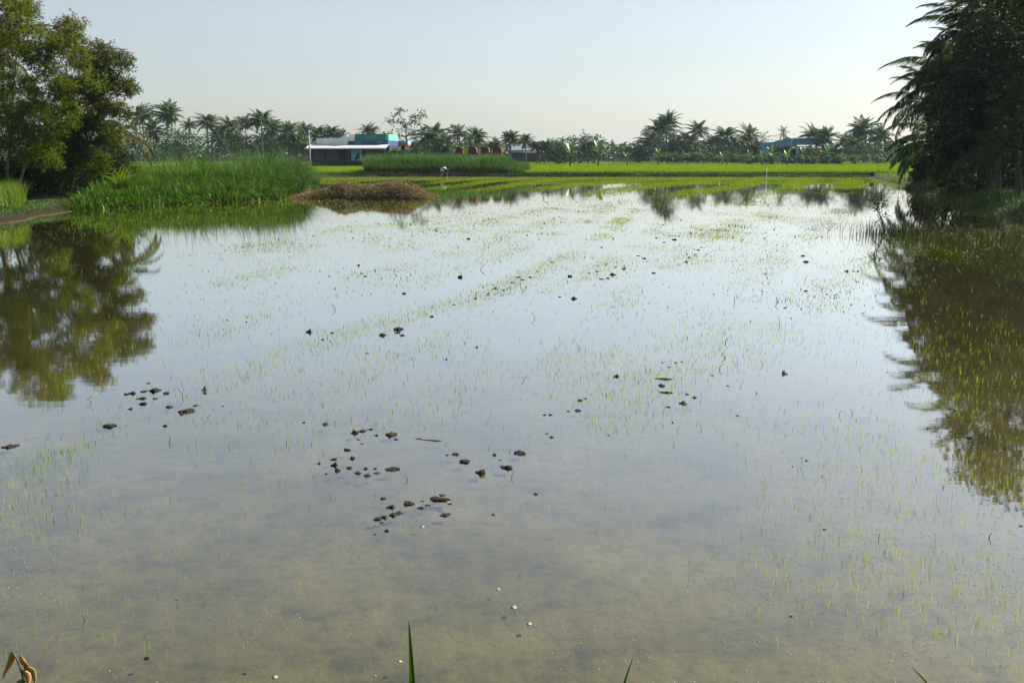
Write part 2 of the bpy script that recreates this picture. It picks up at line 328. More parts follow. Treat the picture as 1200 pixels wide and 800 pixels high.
p = n.nodes.new('ShaderNodeBsdfPrincipled'); p.inputs['Roughness'].default_value = .9; p.inputs['Specular IOR Level'].default_value = .1
n.links.new(mb_.outputs[2], p.inputs['Base Color'])
b = n.nodes.new('ShaderNodeBump'); b.inputs['Strength'].default_value = .6; b.inputs['Distance'].default_value = .04; n.links.new(n2.outputs[0], b.inputs['Height']); n.links.new(b.outputs[0], p.inputs['Normal'])
n.links.new(p.outputs[0], o.inputs[0]); M['ground'] = m
g = link('ground', raw_mesh('ground', np.stack([GX, GY, GZ], -1).reshape(-1, 3), Fq, [m], smooth=True)); tag(g, kind='structure')

# water: mirror by Fresnel over clear brownish water
m, n, o = new_mat('paddy_water')
geo = n.nodes.new('ShaderNodeNewGeometry')
mp = n.nodes.new('ShaderNodeMapping'); mp.inputs['Scale'].default_value = (.7, 1.5, 1); n.links.new(geo.outputs['Position'], mp.inputs[0])
w1 = noise(n, 2.2, 3, .5, mp.outputs[0]); w2 = noise(n, 14, 2, .5, mp.outputs[0])
ad = n.nodes.new('ShaderNodeMath'); ad.operation = 'MULTIPLY_ADD'; ad.inputs[1].default_value = .12
n.links.new(w2.outputs[0], ad.inputs[0]); n.links.new(w1.outputs[0], ad.inputs[2])
b = n.nodes.new('ShaderNodeBump'); b.inputs['Strength'].default_value = 1.0; b.inputs['Distance'].default_value = .0006; n.links.new(ad.outputs[0], b.inputs['Height'])
fr = n.nodes.new('ShaderNodeLayerWeight'); fr.inputs['Blend'].default_value = .5; n.links.new(b.outputs[0], fr.inputs['Normal'])
gl = n.nodes.new('ShaderNodeBsdfGlossy'); gl.inputs['Roughness'].default_value = .025; gl.inputs[0].default_value = (.97, .97, .97, 1); n.links.new(b.outputs[0], gl.inputs['Normal'])
tr = n.nodes.new('ShaderNodeBsdfTransparent'); tr.inputs[0].default_value = (.86, .84, .72, 1)
mx = n.nodes.new('ShaderNodeMixShader'); fc = n.nodes.new('ShaderNodeFloatCurve'); cv = fc.mapping.curves[0]
WF = [(0, .02), (.234, .03), (.5, .17), (.573, .27), (.681, .48), (.746, .60), (.814, .78), (.90, .90), (1, 1)]
cv.points[0].location = WF[0]; cv.points[-1].location = WF[-1]
for q_ in WF[1:-1]: cv.points.new(*q_)
fc.mapping.update(); n.links.new(fr.outputs['Facing'], fc.inputs[1]); n.links.new(fc.outputs[0], mx.inputs[0]); n.links.new(tr.outputs[0], mx.inputs[1]); n.links.new(gl.outputs[0], mx.inputs[2]); n.links.new(mx.outputs[0], o.inputs[0])
w = link('water', raw_mesh('water', [(-60, 2.2, 0), (60, 2.2, 0), (60, 104, 0), (-60, 104, 0)], np.array([[0, 1, 2, 3]]), [m])); tag(w, kind='structure')

# ------------------------------------------------------------------ rice seedlings in the water (uncountable)
def fbm(X, Y, seed=0, octs=4):
    rg = np.random.default_rng(seed); out = 0; a = 1; tot = 0
    for k in range(octs):
        ph = rg.uniform(0, 6.28, 6); fr_ = 2 ** k
        out = out + a * (np.sin(X * fr_ + ph[0] + 1.5 * np.sin(Y * fr_ * .7 + ph[1])) * np.sin(Y * fr_ * .9 + ph[2] + 1.5 * np.sin(X * fr_ * .8 + ph[3]))); tot += a; a *= .6
    return out / tot
def rows(X, Y):
    """streaks of the sown field: lines running away and slightly to the right"""
    s = X - .175 * Y + .35 * np.sin(Y * .12) ; return s
BANDS = [(-3.6, .38, 1.0), (-6.4, .5, .35), (-.9, .35, .35), (1.9, .5, .30), (4.2, .5, .35), (7.0, .7, .3), (-10, .8, .3), (10.5, .9, .5)]
STREAKS = [([(0, 600), (60, 545), (130, 500), (230, 460), (330, 408), (400, 388), (480, 370), (560, 350), (640, 313), (700, 280), (745, 245)], .30, 1.5),
 ([(100, 525), (180, 500), (240, 478)], .22, .9), ([(240, 445), (300, 420), (420, 392)], .28, .9), ([(300, 355), (430, 322), (520, 300), (640, 262), (720, 238)], .5, .45), ([(330, 300), (450, 275), (560, 262), (660, 243)], .8, .4),
 ([(430, 505), (500, 490), (590, 500), (620, 470)], .35, .35), ([(370, 575), (430, 565), (540, 570)], .3, .35), ([(590, 540), (650, 512), (700, 500)], .22, .8), ([(560, 410), (640, 420), (700, 415)], .4, .35),
 ([(700, 455), (760, 440), (830, 410)], .4, .3), ([(980, 690), (1040, 715), (1080, 745)], .35, .9), ([(1080, 690), (1150, 700)], .35, .5), ([(1030, 560), (1090, 545), (1160, 555)], .4, .5), ([(1010, 500), (1080, 470)], .4, .35), ([(960, 600), (1100, 620)], .5, .3),
 ([(0, 640), (60, 610)], .3, .6), ([(60, 720), (130, 735), (200, 720)], .25, .35), ([(800, 310), (850, 275), (910, 248)], .8, .4), ([(830, 350), (900, 330), (1000, 310)], .7, .35), ([(690, 330), (760, 300), (820, 262)], .5, .5), ([(560, 470), (640, 415), (700, 370), (800, 300), (880, 250)], .4, .5), ([(700, 480), (830, 380), (930, 290), (990, 245)], .45, .5), ([(180, 420), (300, 372), (420, 345), (540, 318), (680, 262), (735, 232)], .35, .5), ([(215, 345), (330, 315), (470, 290), (600, 255)], .5, .5), ([(400, 440), (520, 395), (640, 345), (740, 290), (790, 255)], .3, .4), ([(860, 420), (960, 340), (1020, 290)], .5, .4), ([(250, 300), (420, 268), (560, 250)], .8, .45)]
STREAKS = [(np.array([G2(*q_) for q_ in pl]), w_, a_) for pl, w_, a_ in STREAKS]
def seed_density(X, Y):
    d = np.where(Y < 13, .09, .05) * np.clip(.6 + 1.4 * fbm(X * .9 + 3, Y * .45, 29), .05, 2) + 0 * X; nz = np.clip(.5 + 1.5 * fbm(X * 1.1, Y * .6, 3), .05, 1.5)
    for pl, w_, a_ in STREAKS:
        dm = np.full(X.shape, 1e9)
        for a, b2 in zip(pl[:-1], pl[1:]):
            e = b2 - a; t = np.clip(((X - a[0]) * e[0] + (Y - a[1]) * e[1]) / (e @ e), 0, 1); dm = np.minimum(dm, np.hypot((X - a[0] - t * e[0]), (Y - a[1] - t * e[1]) * .6))
        d = d + 1.25 * a_ * np.exp(-(dm / w_) ** 2) * nz
    return d + np.clip(fbm(X * .45, Y * .22, 11) * 1.6 - .55, 0, 1) * .25
def seed_density_rows(X, Y):
    s = rows(X, Y); d = np.where(Y < 13, .07, .035) + 0 * X
    for c, w_, a in BANDS: d = d + a * np.exp(-((s - c) / w_) ** 2) * np.clip(.45 + 1.5 * fbm(X * .5, Y * .25, 3), 0, 1.4)
    patch = np.clip(fbm(X * .45, Y * .22, 11) * 1.6 - .45, 0, 1) * .3
    near_right = np.exp(-((X - 2.4) / 1.1) ** 2 - ((Y - 5.0) / 1.2) ** 2) * .5
    return d + patch + near_right
parts = []
def scatter(n, x0, x1, y0, y1, fn, rg, mx_=1.0):
    X = rg.uniform(x0, x1, n); Y = rg.uniform(y0, y1, n); k = rg.random(n) * mx_ < fn(X, Y); return X[k], Y[k]
rg = np.random.default_rng(21)
for (y0, y1, dens, wd, hh) in ((3.2, 7, 800, .0042, .042), (7, 13, 760, .006, .04), (13, 24, 420, .009, .035), (24, 50, 330, .017, .035)):
    xr = y1 * .56; X, Y = scatter(int(dens * 2 * xr * (y1 - y0)), -xr, xr, y0, y1, seed_density, rg, 1.2)
    k = sdist(X, Y, paddy) < -.4; X, Y = X[k], Y[k]; nb = len(X)
    P = np.stack([X, Y, np.full(nb, -.03)], 1)
    parts.append(blades(P, .03 + hh * rg.uniform(.4, 1.25, nb), wd * rg.uniform(.7, 1.3, nb), rg.uniform(0, 6.28, nb), rg.uniform(0, .35, nb), 2, rg, 1.5))
def far_density(X, Y):
    d = np.clip((Y - 38 + 7 * np.clip(X / 12, 0, 1)) / 25, 0, 1) ** 1.15
    sl = .21 + .14 * np.clip((X - 2) / 14, 0, 1); st = np.clip(.5 + .9 * np.sin((X - sl * (Y - 40)) * 1.55 + fbm(X * .10, Y * .05, 5) * 1.6), 0, 1) ** 1.5
    p_ = np.clip(.35 + fbm(X * .16, Y * .10, 8) * 1.3, 0, 1)
    right = np.clip((X - 5) / 14, 0, 1) * np.clip((Y - 55) / 10, 0, 1)
    return np.clip(d * (.05 + 1.9 * st * p_) * (.75 + .8 * right) + np.clip((Y - 84) / 10, 0, 1) * .75 * (.45 + p_ * .8) + .015, 0, 1.3)
X, Y = scatter(330000, -30, 46, 44, 101.5, far_density, rg, 1.15)
k = sdist(X, Y, paddy) < .1; X, Y = X[k], Y[k]; nb = len(X); nfar0 = sum(len(q_[1]) for q_ in parts); P = np.stack([X, Y, np.full(nb, -.03)], 1)
parts.append(blades(P, .03 + .075 * rg.uniform(.3, 1.2, nb), .032 * rg.uniform(.6, 1.4, nb), rg.uniform(0, 6.28, nb), rg.uniform(0, .5, nb), 2, rg, 1.5))
nfar1 = sum(len(q_[1]) for q_ in parts)
# the strip by the right bank and the strip before the left bank
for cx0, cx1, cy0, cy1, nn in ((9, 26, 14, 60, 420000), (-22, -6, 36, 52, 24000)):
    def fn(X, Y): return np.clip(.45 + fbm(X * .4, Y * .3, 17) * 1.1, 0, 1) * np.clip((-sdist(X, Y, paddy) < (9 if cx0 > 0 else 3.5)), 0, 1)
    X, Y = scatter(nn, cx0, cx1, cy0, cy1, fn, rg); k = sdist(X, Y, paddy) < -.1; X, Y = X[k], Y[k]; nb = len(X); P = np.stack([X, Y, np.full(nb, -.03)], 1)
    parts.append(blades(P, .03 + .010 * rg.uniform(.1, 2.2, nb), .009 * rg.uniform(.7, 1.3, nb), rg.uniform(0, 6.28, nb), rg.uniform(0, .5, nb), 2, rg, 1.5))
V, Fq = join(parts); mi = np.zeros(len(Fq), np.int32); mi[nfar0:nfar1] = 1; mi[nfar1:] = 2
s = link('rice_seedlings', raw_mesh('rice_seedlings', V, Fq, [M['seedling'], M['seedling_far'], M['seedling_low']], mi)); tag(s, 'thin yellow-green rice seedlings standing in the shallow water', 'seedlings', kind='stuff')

# bubbles and stubble (uncountable)
ico = None
def ico_mesh(sub, seed=None, amp=0.0):
    import bmesh
    bm = bmesh.new(); bmesh.ops.create_icosphere(bm, subdivisions=sub, radius=1)
    V = np.array([v.co[:] for v in bm.verts]); Fq = np.array([[v.index for v in f.verts] for f in bm.faces]); bm.free(); return V, Fq
IV, IF = ico_mesh(1)
rg = np.random.default_rng(5); parts = []
def bub_d(X, Y): return np.clip(.25 + fbm(X * 1.2, Y * .9, 31) * 1.2, 0.05, 1)
for y0, y1, nn, r in ((3.4, 6, 2600, .0040), (6, 10, 1100, .0055), (10, 30, 700, .010)):
    X, Y = scatter(nn * 2, -y1 * .55, y1 * .55, y0, y1, bub_d, rg)
    for x, y in zip(X, Y):
        q = r * rg.uniform(.4, 1.3); parts.append((IV * [q, q, q * .55] + [x, y, 0.001], IF))
for x, y in rg.uniform([9, 20], [21, 42], (420, 2)):
    if sdist(np.array([x]), np.array([y]), paddy)[0] < -.2: q = .016 * rg.uniform(.5, 1.3); parts.append((IV * [q, q, q * .5] + [x, y, 0.001], IF))
V, Fq = join(parts); tag(link('bubbles', raw_mesh('bubbles', V, Fq, [M['foam']], smooth=True)), 'tiny pale bubbles floating on the shallow muddy water', 'bubbles', kind='stuff')
rg = np.random.default_rng(6)
def stub_d(X, Y):
    return np.clip(seed_density(X - .12, Y) * np.where(Y > 13, 2.0, .9), 0, 1.2) * np.clip(.3 + 1.3 * fbm(X * .9, Y * .5, 43), .08, 1.3)
parts = []
for y0, y1, nn, wd, hh in ((6, 13, 6000, .007, .03), (13, 26, 34000, .015, .035), (26, 66, 80000, .034, .04)):
    X, Y = scatter(nn, -y1 * .5, y1 * .45, y0, y1, stub_d, rg); k = sdist(X, Y, paddy) < -1; X, Y = X[k], Y[k]; nb = len(X)
    P = np.stack([X, Y, np.full(nb, -.02)], 1)
    parts.append(blades(P, .02 + hh * rg.uniform(.2, 1.3, nb), wd * rg.uniform(.6, 1.8, nb), rg.uniform(0, 6.28, nb), rg.uniform(0, 1.6, nb), 2, rg, 1.5))
V, Fq = join(parts); tag(link('stubble', raw_mesh('stubble', V, Fq, [M['stalk']])), 'dark bits of old rice stubble poking from the water', 'stubble', kind='stuff')

# ------------------------------------------------------------------ mud clods
IV2, IF2 = ico_mesh(2)
def clod_mesh(seed):
    """a crumbly lump: one torn core with smaller crumbs stuck to it"""
    rg = np.random.default_rng(seed); parts = []
    for i in range(10):
        r = .62 if i == 0 else rg.uniform(.14, .38); a_ = rg.uniform(0, 6.28); q = 0 if i == 0 else rg.uniform(.35, .85)
        d = np.zeros(len(IV2))
        for k, am in ((1.8, .35), (4, .3), (8, .2)):
            w_ = rg.normal(size=(4, 3)) * k; d += am * np.sin(IV2 @ w_.T + rg.uniform(0, 6.28, 4)).mean(1) * 2
        V = IV2 * np.clip(1 + d + rg.normal(0, .07, len(IV2)), .35, 1.9)[:, None] * r * rg.uniform(.75, 1.25, 3)
        parts.append((V + [q * math.cos(a_), q * .8 * math.sin(a_), 0 if i == 0 else rg.uniform(-.12, .3) * (1 - q)], IF2))
    return join(parts)
CL = [clod_mesh(100 + i) for i in range(8)]
CLM = {}
def clod(u, v, wpx, label, group, flat=.55, mat='clod', asp=1.0, i=0):
    key = (i % 8, mat)
    if key not in CLM: CLM[key] = raw_mesh('mud_clod', *CL[i % 8], [M[mat]], smooth=False)
    p = gp(u, v); dist = math.hypot(p[1], EYE); w_ = wpx * dist / F * .53
    o = link('mud_clod', CLM[key]); o.location = (p[0], p[1], w_ * flat * -.02); o.scale = (w_, w_ * asp, w_ * flat); o.rotation_euler = (0, 0, (i * 1.7) % 6.28 if asp == 1 else (i * .37) % .6)
    tag(o, label, 'mud clod', group); return o
named = [  # u, v, width px, flat, material, label
    (458, 509, 14, .75, 'clod_brown', 'rounded brown mud clod right of the cluster at the top of the middle clod ring'),
    (416, 507, 11, .8, 'clod_brown', 'reddish brown mud clod at the top left of the middle clod ring'),
    (413, 537, 6, 1.6, 'clod_moss', 'tall narrow upright mud lump with a grass stem inside the middle clod ring'),
    (395, 551, 9, .9, 'clod', 'round dark mud clod on the left side of the middle clod ring'),
    (460, 550, 19, .45, 'clod', 'broad crumbly dark mud clod on the right end of the middle clod ring'),
    (419, 554, 9, .6, 'clod_moss', 'mossy green mud clod at the bottom of the middle clod ring'),
    (545, 541, 13, .7, 'clod', 'jagged dark mud clod, middle one of three stepping down right of the ring'),
    (564, 554, 15, .6, 'clod', 'chunky dark mud clod, lowest of three stepping down right of the ring'),
    (533, 532, 9, .6, 'clod_brown', 'brown mud clod, highest of three stepping down right of the ring'),
    (579, 533, 6, .9, 'clod_moss', 'small green-topped mud clod beside seedlings in the middle of the water'),
    (609, 531, 16, .6, 'clod', 'crumbly dark mud clod on its own right of the three stepped clods'),
    (594, 548, 17, .5, 'clod', 'forked ragged mud clod with thin bits sticking out below the lone crumbly clod'),
    (628, 579, 6, .9, 'clod', 'small dark mud knob with a bent straw, right of the lowest clod row'),
    (516, 585, 24, .38, 'clod', 'long low mud clod fringed by pale foam, right end of the lowest row'),
    (479, 590, 14, .65, 'clod', 'rounded dark mud clod in the middle of the lowest clod row'),
    (458, 594, 12, .5, 'clod', 'flat grainy mud clod left of the rounded one in the lowest clod row'),
    (521, 603, 15, .35, 'clod', 'flat speckled mud clod just below the long foamy clod'),
    (180, 458, 17, .5, 'clod', 'large dark mud clod in the cluster beside the tree reflection'),
    (195, 461, 8, .9, 'clod', 'diamond shaped dark mud clod right of the cluster beside the tree reflection'),
    (166, 467, 13, .4, 'clod_brown', 'flat brown mud clod below the cluster beside the tree reflection'),
    (199, 477, 9, .8, 'clod_moss', 'green-brown mud clod left of the wide brown clod among seedlings'),
    (220, 482, 16, .55, 'clod_brown', 'wide brown mud clod among the seedlings near the tree reflection'),
    (129, 499, 17, .5, 'clod', 'low dark mud clod with a green leaf at the left end of a seedling patch'),
    (239, 457, 7, 1.1, 'clod_brown', 'upright brown mud clod at the edge of the long seedling band'),
    (11, 523, 20, .35, 'clod', 'low dark mud patch breaking the water at the left edge of the picture'),
    (448, 393, 11, .7, 'clod_moss', 'peaked mossy mud clod in the bright seedling band'),
    (467, 386, 12, .9, 'clod', 'tall dark mud clod right of the peaked mossy one in the seedling band'),
    (801, 473, 12, .6, 'clod', 'spiky dark mud clod lowest of the group on the pale water'),
    (677, 481, 8, .9, 'clod', 'wedge shaped dark mud clod standing alone on the pale water'),
    (776, 452, 9, .7, 'clod', 'dark mud knob between two floating bark strips'),
    (1136, 513, 7, .9, 'clod', 'black mud clod beside the dark reflection of the right trees'),
    (919, 438, 8, .8, 'clod_brown', 'lone brown mud clod on the pale water in front of the right trees'),
    (172, 771, 7, .6, 'clod', 'small black mud clod under shallow water near the bottom left corner'),
    (540, 325, 8, .9, 'clod', 'lone dark mud clod on open water above the seedling band'),
    (668, 324, 6, 1.2, 'clod', 'upright dark mud clod at the left end of the far right clod trail'),
    (718, 322, 8, .7, 'clod_brown', 'brown mud clod in the middle of the far right clod trail'),
    (549, 280, 5, .9, 'clod', 'small dark mud clod far out on the pale left water'),
]
for i, (u, v, w_, fl, mt, lb) in enumerate(named):
    clod(u, v, w_, lb, 'mud clods in the flooded field', fl, mt, 1.0 if fl > .45 else .6, i)
zones = [
    ('small dark mud crumb in the ring of clods in the middle of the water', 'crumbs of the middle clod ring',
     [(382, 497, 8), (425, 505, 9), (434, 503, 7), (464, 515, 5), (407, 527, 8), (391, 538, 8), (392, 545, 9), (409, 548, 7), (431, 557, 9), (442, 554, 8), (441, 510, 5), (424, 520, 4), (420, 515, 4), (356, 495, 4), (374, 543, 5), (382, 555, 4), (429, 549, 6), (440, 549, 5)]),
    ('small dark mud crumb in the lowest row of clods', 'crumbs of the lowest clod row',
     [(493, 595, 8), (501, 592, 7), (449, 584, 6), (442, 608, 9), (450, 606, 10), (460, 603, 9), (468, 601, 9), (447, 612, 5), (453, 622, 6), (439, 626, 4), (518, 580, 6), (495, 587, 4), (578, 603, 4), (527, 590, 5), (586, 539, 4), (524, 533, 4)]),
    ('small dark mud crumb in the cluster beside the left tree reflection', 'crumbs beside the left tree reflection',
     [(155, 461, 9), (168, 459, 8), (148, 462, 5), (168, 473, 9), (153, 479, 6), (229, 475, 7), (194, 499, 6), (213, 486, 5), (240, 461, 6), (261, 476, 3), (182, 467, 5), (174, 449, 5)]),
    ('small dark mud crumb along the bright seedling band', 'crumbs along the seedling band',
     [(362, 389, 8), (389, 390, 5), (472, 393, 7), (466, 390, 8), (378, 398, 4), (387, 400, 3), (430, 414, 4), (506, 371, 5), (523, 421, 4), (545, 402, 3), (559, 407, 4), (532, 357, 4), (621, 325, 5), (607, 325, 7), (612, 328, 4), (572, 344, 4), (580, 338, 6), (590, 340, 4), (474, 344, 6), (428, 324, 5), (420, 311, 4), (647, 307, 4), (600, 331, 4), (630, 318, 4), (557, 350, 4)]),
    ('small dark mud crumb scattered on the pale open water', 'crumbs on the pale open water',
     [(646, 512, 6), (641, 508, 5), (680, 469, 7), (686, 467, 4), (666, 482, 5), (645, 486, 4), (638, 486, 4), (722, 441, 8), (784, 430, 5), (792, 425, 4), (799, 424, 4), (783, 477, 6), (814, 466, 6), (805, 462, 4), (864, 487, 4), (788, 495, 3), (776, 425, 3), (853, 452, 4), (835, 440, 4), (713, 510, 3), (920, 361, 4)]),
    ('small dark mud crumb in the far right trail of clods', 'crumbs of the far right trail',
     [(705, 327, 5), (712, 326, 4), (731, 315, 5), (721, 313, 4), (673, 350, 8), (656, 348, 4), (755, 303, 5), (748, 300, 5), (766, 320, 4), (790, 281, 6), (769, 279, 4), (818, 293, 4), (808, 302, 4), (815, 298, 4), (804, 307, 4), (822, 290, 3), (700, 318, 4), (690, 320, 4), (705, 290, 3), (778, 284, 4)]),
    ('small dark mud crumb on the water near the right tree reflection', 'crumbs near the right tree reflection',
     [(1114, 479, 7), (1119, 481, 5), (944, 341, 5), (969, 345, 4), (941, 300, 4), (944, 307, 7), (992, 318, 6), (1000, 318, 4), (1088, 502, 5), (1115, 506, 4), (1040, 436, 3), (945, 540, 4), (966, 620, 4), (1196, 616, 5), (1005, 318, 3), (1155, 512, 4)]),
    ('small dark mud crumb in the shallow water at the bottom of the picture', 'crumbs in the bottom shallows', [(287, 789, 5), (207, 703, 3), (927, 722, 4), (114, 745, 2), (159, 715, 2)]),
]
k = 0
for lb, gpn, pts in zones:
    for u, v, w_ in pts:
        k += 1; clod(u, v, w_ * 1.05, lb, gpn, .45 + .5 * ((k * 37) % 10) / 10, 'clod_brown' if k % 5 == 0 else 'clod', .8 + .4 * ((k * 13) % 7) / 7, k)

# bent dead stalks and floating strips
def stalk(u, v, pts_px, rpx, label, group='dead stalks in the water', name='dead_stalk', cat='dead stalk', base=-.03):
    p = gp(u, v); D = p[1]; sc = math.hypot(D, EYE) / F
    P = [np.array([a * sc, b2 * sc * .5, base if i == 0 else h * sc * .5]) for i, (a, b2, h) in enumerate(pts_px)]
    P[-1] = P[-1] + np.array([0, 0, sc * 2]); o = MB().tube(P, np.linspace(rpx, rpx * .45, len(P)) * sc * .62, 5).build(name, M['stalk'], loc=(p[0], p[1], 0)); tag(o, label, cat, group); return o
stalk(851, 402, [(0, 0, 0), (-1, 0, 5), (2, 0, 9)], 1.0, 'short thick upright stalk, topmost of the group on the right half of pale water')
stalk(847, 420, [(0, 0, 0), (3, 1, 4), (-2, 0, 8), (1, 0, 10)], 1.0, 'zigzag dead stalk below the thick upright stalk')
stalk(845, 433, [(0, 0, 0), (-2, 0, 4), (1, 0, 9)], .9, 'curved dead stalk lowest in the stalk group on the right')
stalk(814, 428, [(0, 0, 0), (-3, 0, 4), (2, 0, 9)], .7, 'thin sharply bent stalk left of the stalk group on pale water')
stalk(891, 428, [(0, 0, 0), (3, 0, 3), (-1, 0, 9)], .8, 'bent dead stalk right of the stalk group on pale water')
stalk(862, 424, [(0, 0, 0), (3, 0, 5), (0, 0, 9)], .6, 'thin hooked stalk close beside the zigzag stalk')
stalk(676, 408, [(0, 0, 0), (3, 0, 4), (-1, 0, 9)], .6, 'hooked straw standing in the middle of the pale water')
stalk(612, 446, [(0, 0, 0), (2, 0, 6), (-1, 0, 9), (-2, 0, 2)], .6, 'looped straw bent back into the pale water')
stalk(599, 560, [(0, 0, 0), (1, 0, 6), (4, 0, 14)], .8, 'slanting dry stem below the ragged clods in the middle')
stalk(475, 563, [(0, 0, 0), (3, 2, 7), (-3, 0, 3)], .8, 'small folded twig under the middle clod ring')
stalk(214, 466, [(0, 0, 0), (0, 0, 10), (-7, 0, 22)], .8, 'thin forked stem rising from the seedling patch by the tree reflection')
stalk(246, 491, [(0, 0, 0), (-3, 0, 5), (2, 0, 10)], .7, 'bent stem right of the wide brown clod')
stalk(198, 518, [(0, 0, 0), (1, 0, 6), (2, 0, 11)], 1.0, 'short dark stem standing below the seedling patch on the left')
stalk(104, 472, [(0, 0, 0), (3, 0, 5), (-2, 0, 8), (4, 0, 11)], .8, 'crooked stalk at the right tip of the left tree reflection')
stalk(97, 727, [(0, 0, 0), (2, 0, 4), (-1, 0, 9)], 1.0, 'knobbly brown stem standing in the bottom left shallows')
stalk(1030, 631, [(0, 0, 0), (0, 0, 9)], .9, 'short straight black stem in the right foreground water')
stalk(1160, 630, [(0, 0, 0), (-1, 0, 5), (2, 0, 8)], 1.2, 'curved black stem near the right edge of the foreground water')
stalk(1038, 648, [(0, 0, 0), (-2, 0, 3), (1, 0, 7)], .7, 'thin bent straw below the straight black stem')
stalk(985, 487, [(0, 0, 0), (-2, 0, 4), (1, 0, 9)], .8, 'bent black stem left of the right tree reflection')
stalk(998, 485, [(0, 0, 0), (1, 0, 4), (-1, 0, 7)], .7, 'short black stem just right of the bent black stem')
stalk(912, 356, [(0, 0, 0), (-3, 0, 6), (0, 0, 11)], .8, 'arched straw far out on the pale right water')
stalk(912, 380, [(0, 0, 0), (2, 0, 6), (0, 0, 13)], .7, 'tall wavy straw nearer than the arched one on the right water')
stalk(860, 354, [(0, 0, 0), (1, 0, 6), (0, 0, 11)], .7, 'slim straight straw left of the arched straw on the right water')
stalk(625, 373, [(0, 0, 0), (2, 0, 5), (-2, 0, 11), (2, 0, 14)], .6, 'branching dry straw beyond the seedling band in the centre')
stalk(391, 363, [(0, 0, 0), (2, 0, 5), (-3, 0, 10)], .8, 'ragged dark stalk beyond the seedling band on the left')
stalk(563, 316, [(0, 0, 0), (1, 0, 5), (6, 0, 10)], .7, 'leaning dry stalk far out beside a lone clod')
stalk(638, 233, [(0, 0, 0), (-2, 0, 5), (2, 0, 8), (5, 0, 11)], .9, 'crooked dark stalk far out before the tall grass block')
for u, v, L, lb in ((777, 444, 20, 'thin grey bark strip floating above the dark mud knob'), (780, 460, 17, 'brown bark strip floating below the dark mud knob'), (505, 516, 26, 'row of thin dark twigs lying on the water right of the ring'), (490, 514, 8, 'small curled dark twig left of the thin twig row')):
    p = gp(u, v); sc = math.hypot(p[1], EYE) / F; L *= sc
    o = MB().tube([(-L / 2, .12 * L, .002), (-L * .1, .05 * L, .001), (L * .2, -.06 * L, .003), (L / 2, -.04 * L, .001)], np.array([.3, 1.6, 1.8, .8]) * sc * (.4 if v > 500 else .8), 5).build('bark_strip', M['stalk'], loc=(p[0], p[1], 0))
    tag(o, lb, 'bark strip', 'strips floating on the water')
for u, v, wpx, lb in ((602, 711, 11, 'widest pale foam patch on the foreground water'), (620, 731, 10, 'pale foam patch just below the widest one'), (584, 690, 7, 'small foam patch at the top of the foam trail'), (468, 775, 8, 'small foam patch left of the green grass blade'), (495, 617, 8, 'white foam patch below the lowest clod row'), (524, 588, 10, 'foam fringe at the end of the long low clod'), (322, 793, 10, 'foam streak at the very bottom of the water')):
    p = gp(u, v); sc = math.hypot(p[1], EYE) / F * wpx * .4; V = IV.copy() * (1 + .25 * np.sin(IV @ np.array([5, 3, 1]) + u))[:, None]
    o = link('foam_patch', raw_mesh('foam_patch', V * [sc, sc * 1.2, sc * .03] , IF, [M['foam']], smooth=True), loc=(p[0], p[1], .001)); tag(o, lb, 'foam', 'foam patches on the water')

# ------------------------------------------------------------------ grass
def area_blades(n, poly, fn_h, w_, bend, rg, nseg=4, zfn=None, dens=None, hvar=(.7, 1.15)):
    lo, hi = poly.min(0), poly.max(0); X = rg.uniform(lo[0], hi[0], n * 3); Y = rg.uniform(lo[1], hi[1], n * 3)
    k = sdist(X, Y, poly) < 0; X, Y = X[k][:n], Y[k][:n]
    if dens is not None: k = rg.random(len(X)) < dens(X, Y); X, Y = X[k], Y[k]
    Z = ground_h(X, Y)[0] if zfn is None else zfn(X, Y); nb = len(X)
    H = fn_h(X, Y) * rg.uniform(*hvar, nb)
    return blades(np.stack([X, Y, Z - .02], 1), H, w_ * rg.uniform(.6, 1.3, nb), rg.uniform(0, 6.28, nb), rg.uniform(*bend, nb), nseg, rg, .5)
bank = [np.array(G2(82, 247.5)), np.array(G2(200, 240.5)), np.array(G2(330, 234)), np.array(G2(352, 229.5))]
def bank_d(X, Y):
    d = np.full(X.shape, 1e9)
    for a, b2 in zip(bank[:-2], bank[1:-1]):
        e = b2 - a; t = np.clip(((X - a[0]) * e[0] + (Y - a[1]) * e[1]) / (e @ e), 0, 1); d = np.minimum(d, np.hypot(X - a[0] - t * e[0], Y - a[1] - t * e[1]))
    return d
rg = np.random.default_rng(12)
gpoly = np.array([bank[0] + [.0, -.15], bank[1] + [0, -.2], bank[2] + [0, -.2], bank[3] + [0, .1], G2(357, 222), bank[3] + [-3.2, 22], bank[0] + [-5, 18], bank[0] + [-1, 6]])
def hgrass(X, Y):
    d = bank_d(X, Y); cl = .75 + .6 * np.clip(fbm(X * .8, Y * .8, 77), -1, 1)
    lf = np.clip((X + 16.5) / 3.5, 0, 1); return np.clip(.35 + .26 * d + .25 * (d > 3.2) * lf, .4, 1.75 + .3 * lf) * cl * (1 + .22 * fbm(X * .35, Y * .3, 15)) + .22
V, Fq = join([area_blades(34000, gpoly, hgrass, .055, (.2, 1.3), rg, 4), area_blades(5000, gpoly, lambda X, Y: hgrass(X, Y) * 1.25 + .15, .05, (.9, 1.9), rg, 5), area_blades(1200, gpoly, lambda X, Y: hgrass(X, Y) * 1.45 + .1, .03, (.05, .5), rg, 4), area_blades(2600, gpoly, lambda X, Y: hgrass(X, Y) * .9 + .05, .03, (.3, 1.8), rg, 4)])
mi = np.zeros(len(Fq), np.int32); rb_ = rg.random(len(Fq) // 4 + 1)
